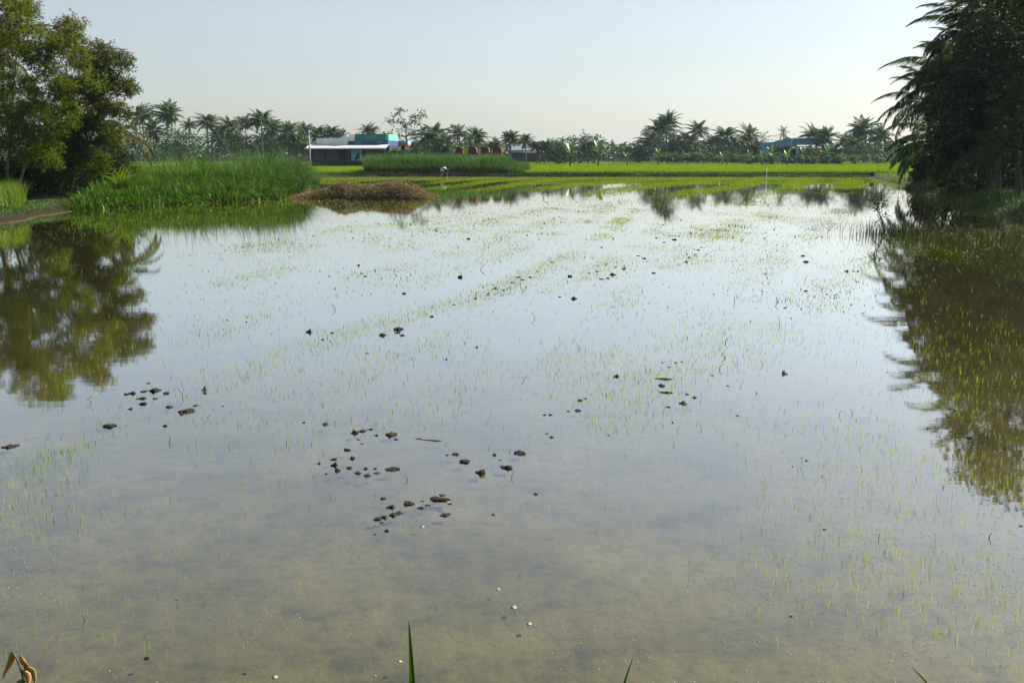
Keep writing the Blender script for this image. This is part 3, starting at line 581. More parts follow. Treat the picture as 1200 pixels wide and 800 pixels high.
co_ = V[Fq[:, 0]]; mi[(fbm(co_[:, 0] * 1.1, co_[:, 1] * .9, 55) > .42) | ((bank_d(co_[:, 0], co_[:, 1]) > 3.2) & (co_[:, 0] > -16))] = 1
tag(link('tall_grass', raw_mesh('tall_grass', V, Fq, [M['tall_grass'], M['hedge_grass'], M['palm_dry']], np.concatenate([mi[:-2600 * 4], np.full(2600 * 4, 2, np.int32)]))), 'tall lush green grass covering the bank right of the left trees', 'grass', kind='stuff')
# arching pale reed clump and small bright grass clump on the left
rg = np.random.default_rng(13)
c = at(150, 215, 45.5); nb = 90; P = np.stack([c[0] + rg.normal(0, .25, nb), 45.0 + rg.normal(0, .25, nb), np.full(nb, .3)], 1)
V, Fq = blades(P, rg.uniform(1.6, 3.0, nb), .05, rg.uniform(-1.9, 1.2, nb), rg.uniform(.7, 1.5, nb), 6, rg, .5)
tag(link('reed_clump', raw_mesh('reed_clump', V, Fq, [M['bright_grass']])), 'pale arching reed clump standing out of the left bank grass', 'reed clump')
pc = np.array([G2(-70, 262), G2(-10, 258), G2(27, 253), G2(33, 247), G2(20, 240), G2(-70, 246)])
V, Fq = area_blades(4200, pc, lambda X, Y: 1.05 + 0 * X, .022, (.1, .7), rg, 4)
tag(link('grass_clump', raw_mesh('grass_clump', V, Fq, [M['bright_grass']])), 'bright yellow-green grass clump on the muddy edge at far left', 'grass clump')
# dense grass block beyond the water
rg = np.random.default_rng(14)
c0, c1 = at(427, 207, 102.3), at(612, 207, 102.3)
hp = np.array([[c0[0], 102.3], [c1[0], 102.3], [c1[0] + .8, 103.5], [c1[0] + .4, 110], [c0[0] - .3, 110]])
def hh_(X, Y): return (2.15 + .3 * fbm(X * .5, Y * .5, 9)) * np.clip((Y - 101.3) / 2.6, .62, 1) * np.clip((c1[0] + 1.6 - X) / 3.5, .6, 1)
V, Fq = area_blades(26000, hp, hh_, .05, (.1, .75), rg, 4, hvar=(.75, 1.15))
tag(link('tall_grass', raw_mesh('hedge_grass', V, Fq, [M['hedge_grass']])), 'dense block of tall fodder grass beyond the water before the red arches', 'grass', kind='stuff')
# ripening rice field beyond the dike
rg = np.random.default_rng(15); parts = []
for y0, y1, nn, wd, x0, x1 in ((102.2, 104, 60000, .035, -36, 42), (104, 106, 24000, .035, -36, 42), (106, 125, 60000, .045, -40, 48), (125, 165, 60000, .08, -48, 64), (165, 232, 55000, .14, -70, 90)):
    X = rg.uniform(x0, x1, nn); Y = rg.uniform(y0, y1, nn)
    step = np.where(X > 12.4, .6, 0.0); k = (Y > 102.2 + step) & ~((X > c0[0] - .1) & (X < c1[0] + .3) & (Y < 111)); X, Y = X[k], Y[k]; nb = len(X)
    H = (.50 + .05 * fbm(X * .2, Y * .2, 4)) * rg.uniform(.75, 1.1, nb)
    parts.append(blades(np.stack([X, Y, np.full(nb, .30)], 1), H, wd * rg.uniform(.6, 1.3, nb), rg.uniform(0, 6.28, nb), rg.uniform(.05, .7, nb), 2, rg, 1.5))
V, Fq = join(parts); tag(link('rice_crop', raw_mesh('rice_crop', V, Fq, [M['rice']])), 'even bright green rice crop filling the field beyond the dike', 'rice', kind='stuff')
X = rg.uniform(-34, 37, 30000); k = fbm(X * .5, X * .13, 61) > rg.uniform(-.9, .6, len(X)); X = X[k]; nb = len(X); Y = 101.3 + rg.uniform(0, 1.0, nb)
V, Fq = blades(np.stack([X, Y, ground_h(X, Y)[0] - .02], 1), rg.uniform(.1, .38, nb), .03, rg.uniform(0, 6.28, nb), rg.uniform(.2, 1.2, nb), 3, rg)
tag(link('verge_grass', raw_mesh('verge_grass', V, Fq, [M['sedge'], M['hedge_grass']], (rg.random(nb) < .3).repeat(3))), 'ragged tufts of grass along the muddy dike in front of the rice crop', 'grass', kind='stuff')  # tufts coloured dark to stand in for the shaded front of the rice
# grass on the right bank, the small dike and the camera bank
rg = np.random.default_rng(16)
rb = np.array([G2(1060, 222), G2(1117, 238), G2(1195, 260), (16.6, 25.5), (26, 25), (34, 45), (48, 80), (46, 92), G2(1066, 212)])
V, Fq = area_blades(52000, rb, lambda X, Y: .42 + .25 * fbm(X * .5, Y * .5, 3) + .03 * np.clip(sdist(X, Y, paddy), 0, 10), .028, (.1, .8), rg, 3)
tag(link('bank_grass', raw_mesh('bank_grass', V, Fq, [M['bank_grass']])), 'short dark grass on the shaded right bank', 'grass', kind='stuff')
sp = np.array([G2(1019, 207.3), G2(1031, 210.5), G2(1060, 219), G2(1072, 219), G2(1075, 206), (48, 103), (38, 103)])
V, Fq = area_blades(9000, sp, lambda X, Y: .22 + 0 * X, .03, (.2, .9), rg, 3)
tag(link('dike_grass', raw_mesh('dike_grass', V, Fq, [M['bright_grass']])), 'short yellowish grass on the small dike at the far right corner', 'grass', kind='stuff')

lb = np.array([G2(-60, 264), G2(0, 260), G2(40, 253), G2(82, 247), bank[0] + [-.5, 3], bank[0] + [-1.5, 14], bank[0] + [-20, 14]])
V, Fq = area_blades(34000, lb, lambda X, Y: .16 + .14 * fbm(X * .8, Y * .8, 13), .03, (.2, 1.2), rg, 3)
tag(link('shore_grass', raw_mesh('shore_grass', V, Fq, [M['bank_grass']])), 'short rough grass in the shade under the left trees', 'grass', kind='stuff')

# emergent weeds and dead branches before the right bank
rg = np.random.default_rng(18); parts = []
for u, v, nn, r in ((1018, 272, 40, .5), (1035, 276, 120, .9), (1052, 274, 160, .9), (1072, 276, 120, 1.0), (1098, 272, 110, 1.2), (1110, 285, 110, 1.2), (1140, 280, 120, 1.4)):
    p = gp(u, v); P = np.stack([p[0] + rg.normal(0, r * .5, nn), p[1] + rg.normal(0, r * .6, nn), np.full(nn, -.04)], 1)
    parts.append(blades(P, rg.uniform(.15, .6, nn), .016, rg.uniform(0, 6.28, nn), rg.uniform(.05, .6, nn), 3, rg))
V, Fq = join(parts); tag(link('water_weeds', raw_mesh('water_weeds', V, Fq, [M['sedge']])), 'dark sedge and weeds growing in the water before the right trees', 'weeds', kind='stuff')
for u, v, hgt, lean, lb in ((1036, 272, 36, -13, 'leaning dead branch with a leafy tip in the weeds, left of two'), (1080, 266, 26, 6, 'forked dead branch standing in the weeds by the right bank, right of two')):
    p = gp(u, v); sc = p[1] / F; r2 = np.random.default_rng(int(u)); mbb = MB(); lv = []
    top = np.array([lean * sc, 0, hgt * sc]); main = [np.array([0, 0, -.1]), top * .35 + [.05, 0, 0], top * .7, top]; mbb.tube(main, [.03, .025, .016, .006], 5); lv += [top * .8, top]
    for kk in range(6):
        s0 = top * r2.uniform(.25, .85); e = s0 + [r2.uniform(-12, 12) * sc, r2.normal(0, .1), r2.uniform(4, 13) * sc]; mbb.tube([s0, (s0 + e) / 2 + r2.normal(0, .03, 3), e], [.014, .01, .004], 4); lv.append(e)
    ro = empty('dead_branch', (p[0], p[1], 0), lb, 'branch', 'dead branches in the water'); mbb.build('stem', M['stalk'], ro)
    Pn = np.repeat(np.array(lv), 14, 0) + r2.normal(0, .08, (len(lv) * 14, 3)); V, Fq = leaf_quads(Pn, .10, .35, r2); link('leaves', raw_mesh('leaves', V, Fq, [M['dark_leaf']]), ro)

# ------------------------------------------------------------------ trees
def tree(name, base, lobes, label, cat, group, mat, leaf=.16, per=1200, seed=1, kind='spray', trunk_r=.14, bark='bark', clumps=26, spread=.22, tips=None, stems=None, squash=.8, branch=True, k=7):
    """base (3,), lobes [(centre(3), radius)]: trunk with limbs into every lobe, crown of leaf sprays clumped in the lobes"""
    rg = np.random.default_rng(seed); base = np.array(base, float); root = empty(name, base, label, cat, group)
    tb = MB(); C = np.array([c for c, r in lobes]) - base; Rr = np.array([r for c, r in lobes]); top = C.mean(0)
    stems = stems or [(np.zeros(3), top)]
    forks = []
    for s0, s1 in stems:
        s0, s1 = np.array(s0, float), np.array(s1, float); mid = [s0 + (s1 - s0) * t + rg.normal(0, .08, 3) * (0 < t < 1) for t in (0, .25, .5, .75, 1)]
        mid[0] = s0 - [0, 0, .25]; tb.tube(mid, np.linspace(trunk_r, trunk_r * .45, 5), 7); forks += [mid[2], mid[3], mid[4]]
    forks = np.array(forks); parts = []; tipsP = []
    for i, (c, r) in enumerate(zip(C, Rr)):
        P, cl = lobe_points(c, r, max(60, int(per * (r / Rr.max()) ** 2)), rg, clumps, spread, squash)
        dd = np.linalg.norm(forks - c, axis=1) + np.maximum(0, forks[:, 2] - c[2]) * 2; f = forks[np.argmin(dd)]
        if branch:
            tb.tube([f, f * .5 + c * .5 + rg.normal(0, r * .15, 3), c], [trunk_r * .42, trunk_r * .28, trunk_r * .16], 5)
            for q in cl[:: 3]: tb.tube([c, (c + q) / 2 + rg.normal(0, r * .08, 3), q], [trunk_r * .16, trunk_r * .10, trunk_r * .04], 4)
        if P[:, 2].min() + base[2] < .1: P[:, 2] = np.maximum(P[:, 2], .1 - base[2] + rg.random(len(P)) * .2)
        if kind == 'spray': parts.append(sprays(P, leaf * 1.9, rg, k))
        else: parts.append(leaf_quads(P, leaf * rg.uniform(.6, 1.3, len(P)), .5, rg))
        tipsP.append(P)
    tb.build('trunk', M[bark], root, True)
    V, Fq = join(parts); me = raw_mesh('crown', V, Fq, [M[mat]] + ([M[tips]] if tips else []))
    if tips:
        cz = V[Fq[:, 0]]; hi = (cz[:, 2] - cz[:, 2].min()) / np.ptp(cz[:, 2]); nse = fbm(cz[:, 0] * 1.3, cz[:, 2] * 1.3 + cz[:, 1], 91)
        me.polygons.foreach_set('material_index', (rg.random(len(Fq)) < np.clip((hi - .3) * 1.2, 0, .75) * (nse > .0)).astype(np.int32))
    link('crown', me, root); return root
def L(u, v, rp, Y, dy=0): return (at(u, v, Y + dy), rp * Y / F)

YL = 42.0
b0 = at(12, 214, YL); b0[2] = .3
tree('feathery_tree', b0, [L(40, 38, 40, YL), L(8, 15, 34, YL, 1), L(72, 60, 34, YL, -.5), L(20, 78, 36, YL, 1), L(62, 105, 34, YL, .6), L(-22, 50, 40, YL), L(38, 140, 34, YL, -1), L(88, 92, 28, YL, -1), L(10, 165, 34, YL, -.6), L(45, 180, 26, YL, -1.2), L(5, 120, 34, YL, -1), L(60, 130, 30, YL, -1.2), L(-30, 120, 40, YL, .5), L(28, 8, 16, YL), L(85, 30, 18, YL)],
     'tall feathery olive-green tree with leaning pale stems at the far left', 'tree', 'trees on the left bank', 'acacia', .14, 700, 31, clumps=20, spread=.17, tips='acacia_brown', bark='bark_pale', trunk_r=.06,
     stems=[((0, 0, 0), at(78, 85, YL) - b0), ((-.4, .3, 0), at(20, 60, YL) - b0), ((-1.0, .8, 0), at(-20, 70, YL) - b0)])
b1 = at(66, 222, YL + 2.5); b1[2] = .3
tree('feathery_tree', b1, [L(105, 62, 28, YL, 1.5), L(128, 75, 22, YL, 1), L(145, 68, 12, YL, 1), L(112, 100, 30, YL, 1.5), L(136, 100, 18, YL, 1), L(152, 100, 10, YL, 1.2), L(120, 132, 26, YL, 2), L(92, 135, 30, YL, 2.5), L(142, 128, 13, YL, 1.8), L(70, 165, 30, YL, 2.5), L(100, 165, 26, YL, 2), L(130, 160, 18, YL, 1.5), L(85, 190, 24, YL, 1.5), L(60, 195, 22, YL, 1.5), L(108, 190, 20, YL, 2.5), L(90, 110, 26, YL, .8)],
     'feathery tree with brown-tipped crown, right one of the pair at far left', 'tree', 'trees on the left bank', 'acacia', .14, 640, 32, clumps=20, spread=.17, tips='acacia_brown', bark='bark_pale', trunk_r=.06,
     stems=[((0, 0, 0), at(105, 85, YL + 2) - b1), ((.3, .4, 0), at(125, 120, YL + 2) - b1)])
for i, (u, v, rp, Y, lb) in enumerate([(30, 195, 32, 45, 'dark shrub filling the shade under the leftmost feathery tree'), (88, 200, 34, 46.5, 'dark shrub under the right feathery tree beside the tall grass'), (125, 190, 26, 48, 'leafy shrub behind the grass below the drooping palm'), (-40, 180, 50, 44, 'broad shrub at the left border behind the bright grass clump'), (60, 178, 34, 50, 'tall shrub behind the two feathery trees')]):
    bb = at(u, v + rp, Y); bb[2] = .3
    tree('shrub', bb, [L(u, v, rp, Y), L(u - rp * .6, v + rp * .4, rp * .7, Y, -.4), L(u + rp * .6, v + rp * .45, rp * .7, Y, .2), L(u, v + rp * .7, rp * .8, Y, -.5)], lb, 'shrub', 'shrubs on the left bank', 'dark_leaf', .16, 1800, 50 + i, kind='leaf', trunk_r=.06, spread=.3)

# near palms with every frond a part
FR = {}
def frond_mesh(kind, seed, L=4.4, droop=1.1, leaf=.8, hang=.5, mat='palm', npair=84, lw=.062):
    key = (kind, seed, mat)
    if key not in FR:
        V, Fq = frond(L, 0, droop, npair, leaf, lw, np.random.default_rng(seed), hang, 16, curl=.05 * (seed % 3 - 1)); FR[key] = raw_mesh('frond', V, Fq, [M[mat]])
    return FR[key]
def near_palm(base, crown, label, group, n=22, L_=4.4, seed=1, up=1.3, low=-.55, dry=0, side=None, name='coconut_palm'):
    rg = np.random.default_rng(seed); base = np.array(base, float); root = empty(name, base, label, 'palm', group); c = np.array(crown) - base
    t = np.linspace(0, 1, 9)[:, None]; pts = np.array([0, 0, -.3]) * (1 - t) + c * t; pts[:, :2] = c[:2] * (t ** 1.6); rad = np.linspace(.17, .11, 9); rad[0] = .24
    MB().tube(pts, rad, 8).build('trunk', M['palm_bark'], root, True)
    for i in range(n):
        q = i / (n - 1); e = up - (up - low) * q ** .95 + rg.normal(0, .1); az = i * 2.39996 + rg.normal(0, .25) + seed
        isdry = i >= n - dry
        me = frond_mesh('n', int(rg.integers(0, 4)), mat='palm_dry' if isdry else 'palm', droop=1.45, leaf=.95, hang=1.0 if isdry else .85)
        o = link('frond', me, root, tuple(c)); o.rotation_euler = (rg.normal(0, .15), -e, az); s = L_ / 4.4 * rg.uniform(.82, 1.08); o.scale = (s, s, s)
        if isdry: o['label'] = 'dry yellow-brown hanging frond'
    return root
gl_ = 'palms on the left bank'
near_palm(at(-8, 215, 47) * [1, 1, 0] + [0, 0, .3], at(0, 62, 47), 'coconut palm behind the leftmost feathery tree, only its fronds showing', gl_, 20, 3.6, 3)
pb = at(138, 200, 50); pb[2] = .3
near_palm(pb, at(142, 156, 50), 'short palm with yellow-brown drooping fronds right of the feathery trees', gl_, 14, 2.4, 5, up=.9, low=-.5, dry=6)
gr = 'palms on the right bank'
for (u, v, Y, n_, L_, seed, up, low, dry, lb) in [
    (1120, 96, 56, 30, 4.4, 11, 1.5, -.35, 0, 'coconut palm reaching furthest left over the water from the right bank'),
    (1152, 44, 53, 28, 4.3, 12, 1.5, -.3, 0, 'tall coconut palm with one long frond arching left above the others'),
    (1198, 6, 47, 28, 4.0, 13, 1.5, -.35, 0, 'tallest coconut palm at the top right corner'),
    (1108, 168, 60, 24, 4.4, 14, 1.0, -.3, 3, 'low young palm whose fronds sweep down to the right bank'),
    (1142, 74, 58, 24, 4.0, 19, 1.5, -.3, 0, 'palm between the leftmost leaning palm and the one with the long frond'),
    (1180, 30, 51, 24, 4.0, 20, 1.5, -.3, 0, 'palm just left of the tallest one at the top right corner'),
    (1165, 120, 46, 22, 3.6, 15, 1.2, -.6, 0, 'dark mid-height palm inside the right grove'),
    (1094, 122, 66, 26, 4.2, 17, 1.45, -.35, 0, 'palm at the back of the right grove behind the leaning one'),
    (1190, 165, 43, 14, 3.2, 18, .9, -.4, 0, 'young palm with hanging fronds low in the dark right grove')]:
    bs = at(u + (20 if v < 100 else 4), 230, Y); bs[2] = .3
    near_palm(bs, at(u, v, Y), lb, gr, n_, L_, seed, up, low, dry)
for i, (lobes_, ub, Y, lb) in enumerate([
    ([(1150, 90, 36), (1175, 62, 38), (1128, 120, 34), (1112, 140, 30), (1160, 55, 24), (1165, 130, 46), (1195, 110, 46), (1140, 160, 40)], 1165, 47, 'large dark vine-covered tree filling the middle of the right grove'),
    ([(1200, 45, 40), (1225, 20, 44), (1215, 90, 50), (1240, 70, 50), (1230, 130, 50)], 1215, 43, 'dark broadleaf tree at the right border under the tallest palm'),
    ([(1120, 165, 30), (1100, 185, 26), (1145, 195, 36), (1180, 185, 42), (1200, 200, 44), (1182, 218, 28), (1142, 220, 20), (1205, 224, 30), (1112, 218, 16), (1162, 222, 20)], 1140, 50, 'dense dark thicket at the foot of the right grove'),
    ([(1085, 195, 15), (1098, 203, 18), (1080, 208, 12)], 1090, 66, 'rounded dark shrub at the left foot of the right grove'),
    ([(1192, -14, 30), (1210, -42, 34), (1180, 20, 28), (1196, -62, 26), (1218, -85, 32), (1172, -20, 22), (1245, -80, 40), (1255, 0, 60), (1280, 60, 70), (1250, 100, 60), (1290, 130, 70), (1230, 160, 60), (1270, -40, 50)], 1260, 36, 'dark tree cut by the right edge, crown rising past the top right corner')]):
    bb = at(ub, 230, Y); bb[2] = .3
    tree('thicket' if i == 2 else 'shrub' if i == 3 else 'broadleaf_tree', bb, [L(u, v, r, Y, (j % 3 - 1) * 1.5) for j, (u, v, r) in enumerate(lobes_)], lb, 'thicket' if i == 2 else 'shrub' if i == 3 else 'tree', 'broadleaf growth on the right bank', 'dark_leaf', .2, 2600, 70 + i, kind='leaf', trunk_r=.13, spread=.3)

# background palms: four crowns, copied
PAL = []
for i in range(5):
    root = empty('coconut_palm', (0, -300, 0), 'coconut palm', 'palm')
    palm_trunk(8, .19, .12, .5, np.random.default_rng(200 + i), 7).build('trunk', M['palm_bark'], root, True)
    V, Fq = palm_crown(210 + i, [36, 32, 32, 42, 18][i], 4.0, 30 if i < 4 else 16, .85, .14, ragged=[0, .1, .2, 0, .7][i], up=[1.5, 1.45, 1.5, 1.4, 1.4][i], low=[-.35, -.2, -.5, -.4, -.9][i])
    cr = link('crown', raw_mesh('crown', V, Fq, [M['palm_far']]), root, (0, 0, 8)); PAL.append((root, cr))
ORD = 'first second third fourth fifth sixth seventh eighth ninth tenth eleventh twelfth thirteenth fourteenth fifteenth sixteenth seventeenth eighteenth nineteenth twentieth'.split()
used = [False] * 5
def far_palm(u, v, Y, spread_px, var, label, group, rz):
    p = at(u, v + 4, Y); s = spread_px * (.88 if Y0 == 195 else 1) * Y / F / 7.0; hh2 = (p[2] - .3)
    root, cr = PAL[var]
    if used[var]: root = dup(root, (0, 0, 0), 0)
    used[var] = True
    root.location = (p[0], p[1], .3); root.rotation_euler = (0, 0, rz); root['label'] = label; root['group'] = group
    for ch in root.children:
        if ch.name.startswith('trunk'): ch.scale = (max(.8, s), max(.8, s), hh2 / 8)
        else: ch.location = (0, 0, hh2); ch.scale = (s, s, s); ch.rotation_euler = (rg.normal(0, .2), rg.normal(0, .2), rg.uniform(0, 6.28))
rg = np.random.default_rng(77)
sets = [
    ('palms behind the left grass bank', 'palm from the left behind the left grass bank', 195,
     [(166, 133, 44, 0), (196, 130, 44, 3), (222, 144, 26, 1), (243, 141, 40, 0), (268, 146, 40, 2), (287, 143, 38, 1), (306, 138, 44, 3), (319, 147, 38, 0), (338, 152, 40, 2), (357, 150, 34, 1), (372, 154, 36, 0), (388, 153, 34, 3), (400, 158, 28, 2), (256, 158, 42, 3), (330, 164, 40, 1), (180, 150, 42, 2), (276, 164, 40, 3), (312, 162, 40, 0), (349, 164, 40, 3)]),
    ('palms between the left house and the grass block', 'palm from the left, right of the left house', 180,
     [(433, 152, 30, 2), (508, 160, 52, 3), (536, 154, 30, 1), (557, 158, 38, 0), (581, 166, 24, 2), (598, 160, 30, 0), (615, 163, 28, 1), (628, 168, 22, 3), (640, 168, 22, 0), (520, 168, 44, 2), (494, 170, 36, 3), (548, 172, 34, 3), (572, 174, 30, 0)]),
    ('palms on the right side of the far field', 'palm from the left in the right-hand far grove', 205,
     [(775, 150, 46, 3), (762, 162, 36, 0), (792, 168, 40, 2), (818, 150, 34, 1), (835, 168, 40, 3), (851, 158, 42, 0), (877, 156, 38, 2), (894, 160, 30, 4), (918, 152, 26, 4), (952, 156, 36, 1), (967, 158, 32, 2), (990, 163, 32, 0), (1012, 150, 44, 3), (1032, 156, 40, 1), (866, 170, 42, 3), (783, 140, 36, 1), (806, 164, 40, 0), (843, 172, 38, 0), (885, 172, 34, 3), (1002, 168, 36, 3)]),
]
desc = {0: 'full-crowned', 1: 'slender', 2: 'ragged', 3: 'bushy', 4: 'sparse half-bare'}
for gname, tail, Y0, lst in sets:
    order = sorted(lst, key=lambda t: t[0])
    for (u, v, spd, var) in lst:
        k = order.index((u, v, spd, var)); far_palm(u, v, Y0 + rg.uniform(-14, 22), spd, var, f'{desc[var]} {ORD[k]} {tail}', gname, rg.uniform(0, 6.28))
# background broadleaf trees and bushes
ft = 'broadleaf trees beyond the far field'
def far_tree(name, ub, Y, lobes_, lb, mat, leaf, per, seed, cat='tree', group=ft, **kw):
    bb = at(ub, 190, Y); bb[2] = .3
    tree(name, bb, [L(u, v, r, Y, (j % 3 - 1) * r * Y / F * .5) for j, (u, v, r) in enumerate(lobes_)], lb, cat, group, M and mat, leaf, per, seed, kind='leaf', **kw)
far_tree('open_tree', 478, 165, [(468, 134, 10), (483, 141, 10), (460, 143, 8), (492, 135, 8), (473, 150, 11), (485, 155, 9), (456, 158, 6), (470, 165, 8), (495, 150, 5)], 'airy open-crowned tree behind the teal end of the left house', 'tree_far', .42, 130, 301, trunk_r=.2, clumps=14, spread=.2)
far_tree('round_tree', 652, 185, [(650, 172, 12), (660, 170, 11), (642, 178, 10), (655, 182, 13), (668, 180, 9)], 'rounded mid-green tree left of the taller dark tree in the centre', 'bush', .5, 500, 302, trunk_r=.2)
far_tree('dark_tree', 690, 200, [(690, 162, 11), (700, 168, 11), (680, 170, 12), (672, 164, 7), (693, 178, 14), (678, 184, 12), (705, 178, 7), (665, 180, 9)], 'taller dark round tree right of the mid-green one in the centre', 'tree_far', .5, 480, 303, trunk_r=.22)
far_tree('low_tree', 743, 215, [(742, 174, 9), (735, 180, 8), (750, 182, 11), (756, 175, 7)], 'low dark tree at the left end of the right-hand grove', 'tree_far', .5, 420, 304, trunk_r=.18)
far_tree('bushy_tree', 212, 185, [(200, 158, 14), (215, 164, 16), (230, 166, 13), (190, 168, 14), (205, 175, 14)], 'bushy green tree under the palms right of the left feathery trees', 'bush', .45, 520, 305, trunk_r=.2)
far_tree('bushy_tree', 300, 190, [(280, 168, 14), (300, 170, 15), (320, 172, 14), (345, 170, 13), (262, 170, 13)], 'long low bushy tree under the middle of the left palm row', 'tree_far', .45, 520, 306, trunk_r=.2)
far_tree('bushy_tree', 375, 192, [(368, 168, 11), (385, 170, 12), (400, 172, 10), (360, 175, 11)], 'bushy tree behind the left house roof', 'tree_far', .45, 420, 307, trunk_r=.2)
far_tree('bushy_tree', 505, 176, [(500, 176, 13), (520, 176, 13), (540, 176, 11), (560, 177, 11), (490, 170, 7)], 'bushy tree below the palms behind the grass block', 'tree_far', .45, 480, 308, trunk_r=.2)
far_tree('bushy_tree', 775, 212, [(770, 174, 14), (788, 178, 14), (758, 180, 10), (806, 176, 12), (780, 160, 12)], 'tall bushy tree among the palms at the left of the right-hand grove', 'tree_far', .5, 520, 309, trunk_r=.2)
far_tree('bushy_tree', 850, 214, [(830, 178, 13), (850, 178, 14), (870, 178, 13), (888, 180, 10)], 'long bushy tree under the palms left of the blue house', 'tree_far', .5, 520, 310, trunk_r=.2)
far_tree('bushy_tree', 1010, 205, [(995, 178, 9), (1010, 176, 10), (1030, 176, 12), (1045, 176, 12), (1025, 166, 9), (1060, 172, 14)], 'bright bushy tree between the blue house and the right grove', 'bush', .5, 520, 311, trunk_r=.2)
far_tree('shrub', 466, 147, [(463, 178, 4), (470, 179, 4.5), (476, 178, 4), (459, 181, 4)], 'leafy shrub before the shed at the right end of the long house', 'bush', .35, 220, 314, 'shrub', 'shrubs by the far field', trunk_r=.06)
far_tree('shrub', 920, 186, [(915, 176, 5), (922, 175, 5), (908, 178, 4)], 'dark rounded shrub against the left wall of the blue house', 'dark_leaf', .4, 240, 312, 'shrub', 'shrubs by the far field', trunk_r=.08)
far_tree('shrub', 955, 186, [(952, 178, 5), (958, 180, 5)], 'reddish dark shrub before the open side of the blue house', 'acacia_brown', .35, 200, 313, 'shrub', 'shrubs by the far field', trunk_r=.08)
for i, (u0, u1, lb) in enumerate([(775, 815, 'left stretch of the leafy hedge along the far edge of the field'), (815, 860, 'middle stretch of the leafy hedge along the far edge of the field'), (862, 905, 'stretch of the leafy hedge ending at the blue house'), (905, 985, 'low stretch of hedge before the blue house'), (985, 1060, 'right stretch of the far hedge next to the right grove')]):
    us = np.linspace(u0, u1, 6); far_tree('hedge', (u0 + u1) / 2, 180, [(u, 186 - (i < 2) * 2.0, 6 + (i < 2)) for u in us], lb, 'bush', .42, 260, 320 + i, 'hedge', 'hedges along the far field', trunk_r=.06, branch=False)
# distant wood
rg = np.random.default_rng(88); nb = 26000; X = rg.uniform(-260, 260, nb); Y = rg.uniform(300, 330, nb)
top = 5.0 + 2.0 * fbm(X * .06, Y * .02, 5) + 1.0 * fbm(X * .3, Y * .1, 6); Z = .3 + top * rg.random(nb) ** .8
V, Fq = leaf_quads(np.stack([X, Y, Z], 1), 1.5, .7, rg); tag(link('distant_wood', raw_mesh('distant_wood', V, Fq, [M['tree_far']])), 'hazy far-off strip of woods closing the horizon', 'woods', kind='stuff')

# banana plants
def banana(base, h, seed, label, group, n=8, bright=2):
    rg = np.random.default_rng(seed); root = empty('banana_plant', base, label, 'banana plant', group)
    MB().tube([(0, 0, -.1), (.02, .02, h * .35), (.03, 0, h * .62)], [.13, .11, .06], 7).build('stem', M['bush'], root, True)
    for i in range(n):
        az = i * 2.4 + rg.normal(0, .3); e = 1.45 - 1.0 * (i / n) + rg.normal(0, .1); Ln = h * rg.uniform(.55, .75); seg = 9; t = np.linspace(0, 1, seg + 1)
        el = e - (.5 + 1.2 * i / n) * t ** 1.4; x = np.concatenate([[0], np.cumsum(np.cos(el[:-1]) * Ln / seg)]); z = np.concatenate([[0], np.cumsum(np.sin(el[:-1]) * Ln / seg)])
        wd = .17 * Ln * np.clip(np.sin(np.clip((t - .12) / .88, 0, 1) * math.pi) ** .55, .04, 1) * .62; wd[t < .12] = .03
        V = []
        for k in range(seg + 1): V += [(x[k], -wd[k], z[k] + wd[k] * .25), (x[k], 0, z[k]), (x[k], wd[k], z[k] + wd[k] * .25)]
        Fq = np.array([q for k in range(seg) for q in ((3 * k, 3 * k + 1, 3 * k + 4, 3 * k + 3), (3 * k + 1, 3 * k + 2, 3 * k + 5, 3 * k + 4))])
        o = link('leaf', raw_mesh('leaf', rotz(np.array(V), az), Fq, [M['banana_young' if i < bright else 'banana']], smooth=True), root, (.03, 0, h * .58))
    return root
gb = 'banana plants at the edge of the far field'
for i, (u, Y, hpx, lb) in enumerate([(668, 150, 27, 'banana plant with an orange fruit stem, leftmost in the open field'), (701, 150, 27, 'banana plant with a tall yellow-green upright leaf alone in the field'), (735, 155, 16, 'low wide banana plant right of the lone bright one'), (771, 165, 18, 'pale leafy banana plant at the left end of the far hedge'), (893, 168, 16, 'banana plant before the left end of the blue house'), (904, 166, 20, 'banana plant with a bright yellow leaf before the blue house wall'), (922, 166, 16, 'short banana plant with a yellow leaf before the blue house veranda'), (940, 165, 19, 'banana plant with the brightest yellow leaf before the blue house'), (968, 168, 20, 'wide banana plant before the right corner of the blue house'), (986, 170, 14, 'banana plant right of the blue house'), (878, 168, 15, 'banana plant rising from the hedge left of the blue house'), (846, 168, 14, 'banana plant in the middle of the far hedge'), (545, 114, 24, 'banana plant between the first two red arches')]):
    p = at(u, 190, Y); banana((p[0], p[1], .3), hpx * Y / F * 1.05, 400 + i, lb, gb, 9, 1)

# ------------------------------------------------------------------ straw heap
rg = np.random.default_rng(33); hc = gp(420, 233.5); sx = hc[1] / F
def heap_h(U, Vv):                       # U in px along, Vv in metres across
    a = 9 * np.exp(-((U + 20) / 20) ** 2) + 6.5 * np.exp(-((U - 46) / 30) ** 2) + 3 * np.exp(-((U - 14) / 18) ** 2) + 9.5 * np.exp(-((U - 0) / 84) ** 6) + 3 * np.exp(-((U - 50) / 10) ** 2)
    edge = np.clip(1 - np.abs((U) / 86) ** np.where(U > 0, 9, 4), 0, 1) * np.clip(1 - (np.abs(Vv) / 1.75) ** 2.6, 0, 1)
    nz = 1 + .22 * fbm(U * .12, Vv * 2.0, 3) + .12 * fbm(U * .4, Vv * 5, 4)
    return a * sx * edge ** .6 * nz - .06
U = np.linspace(-86, 86, 120); Vv = np.linspace(-1.75, 1.75, 44); UU, VV = np.meshgrid(U, Vv); ZZ = heap_h(UU, VV)
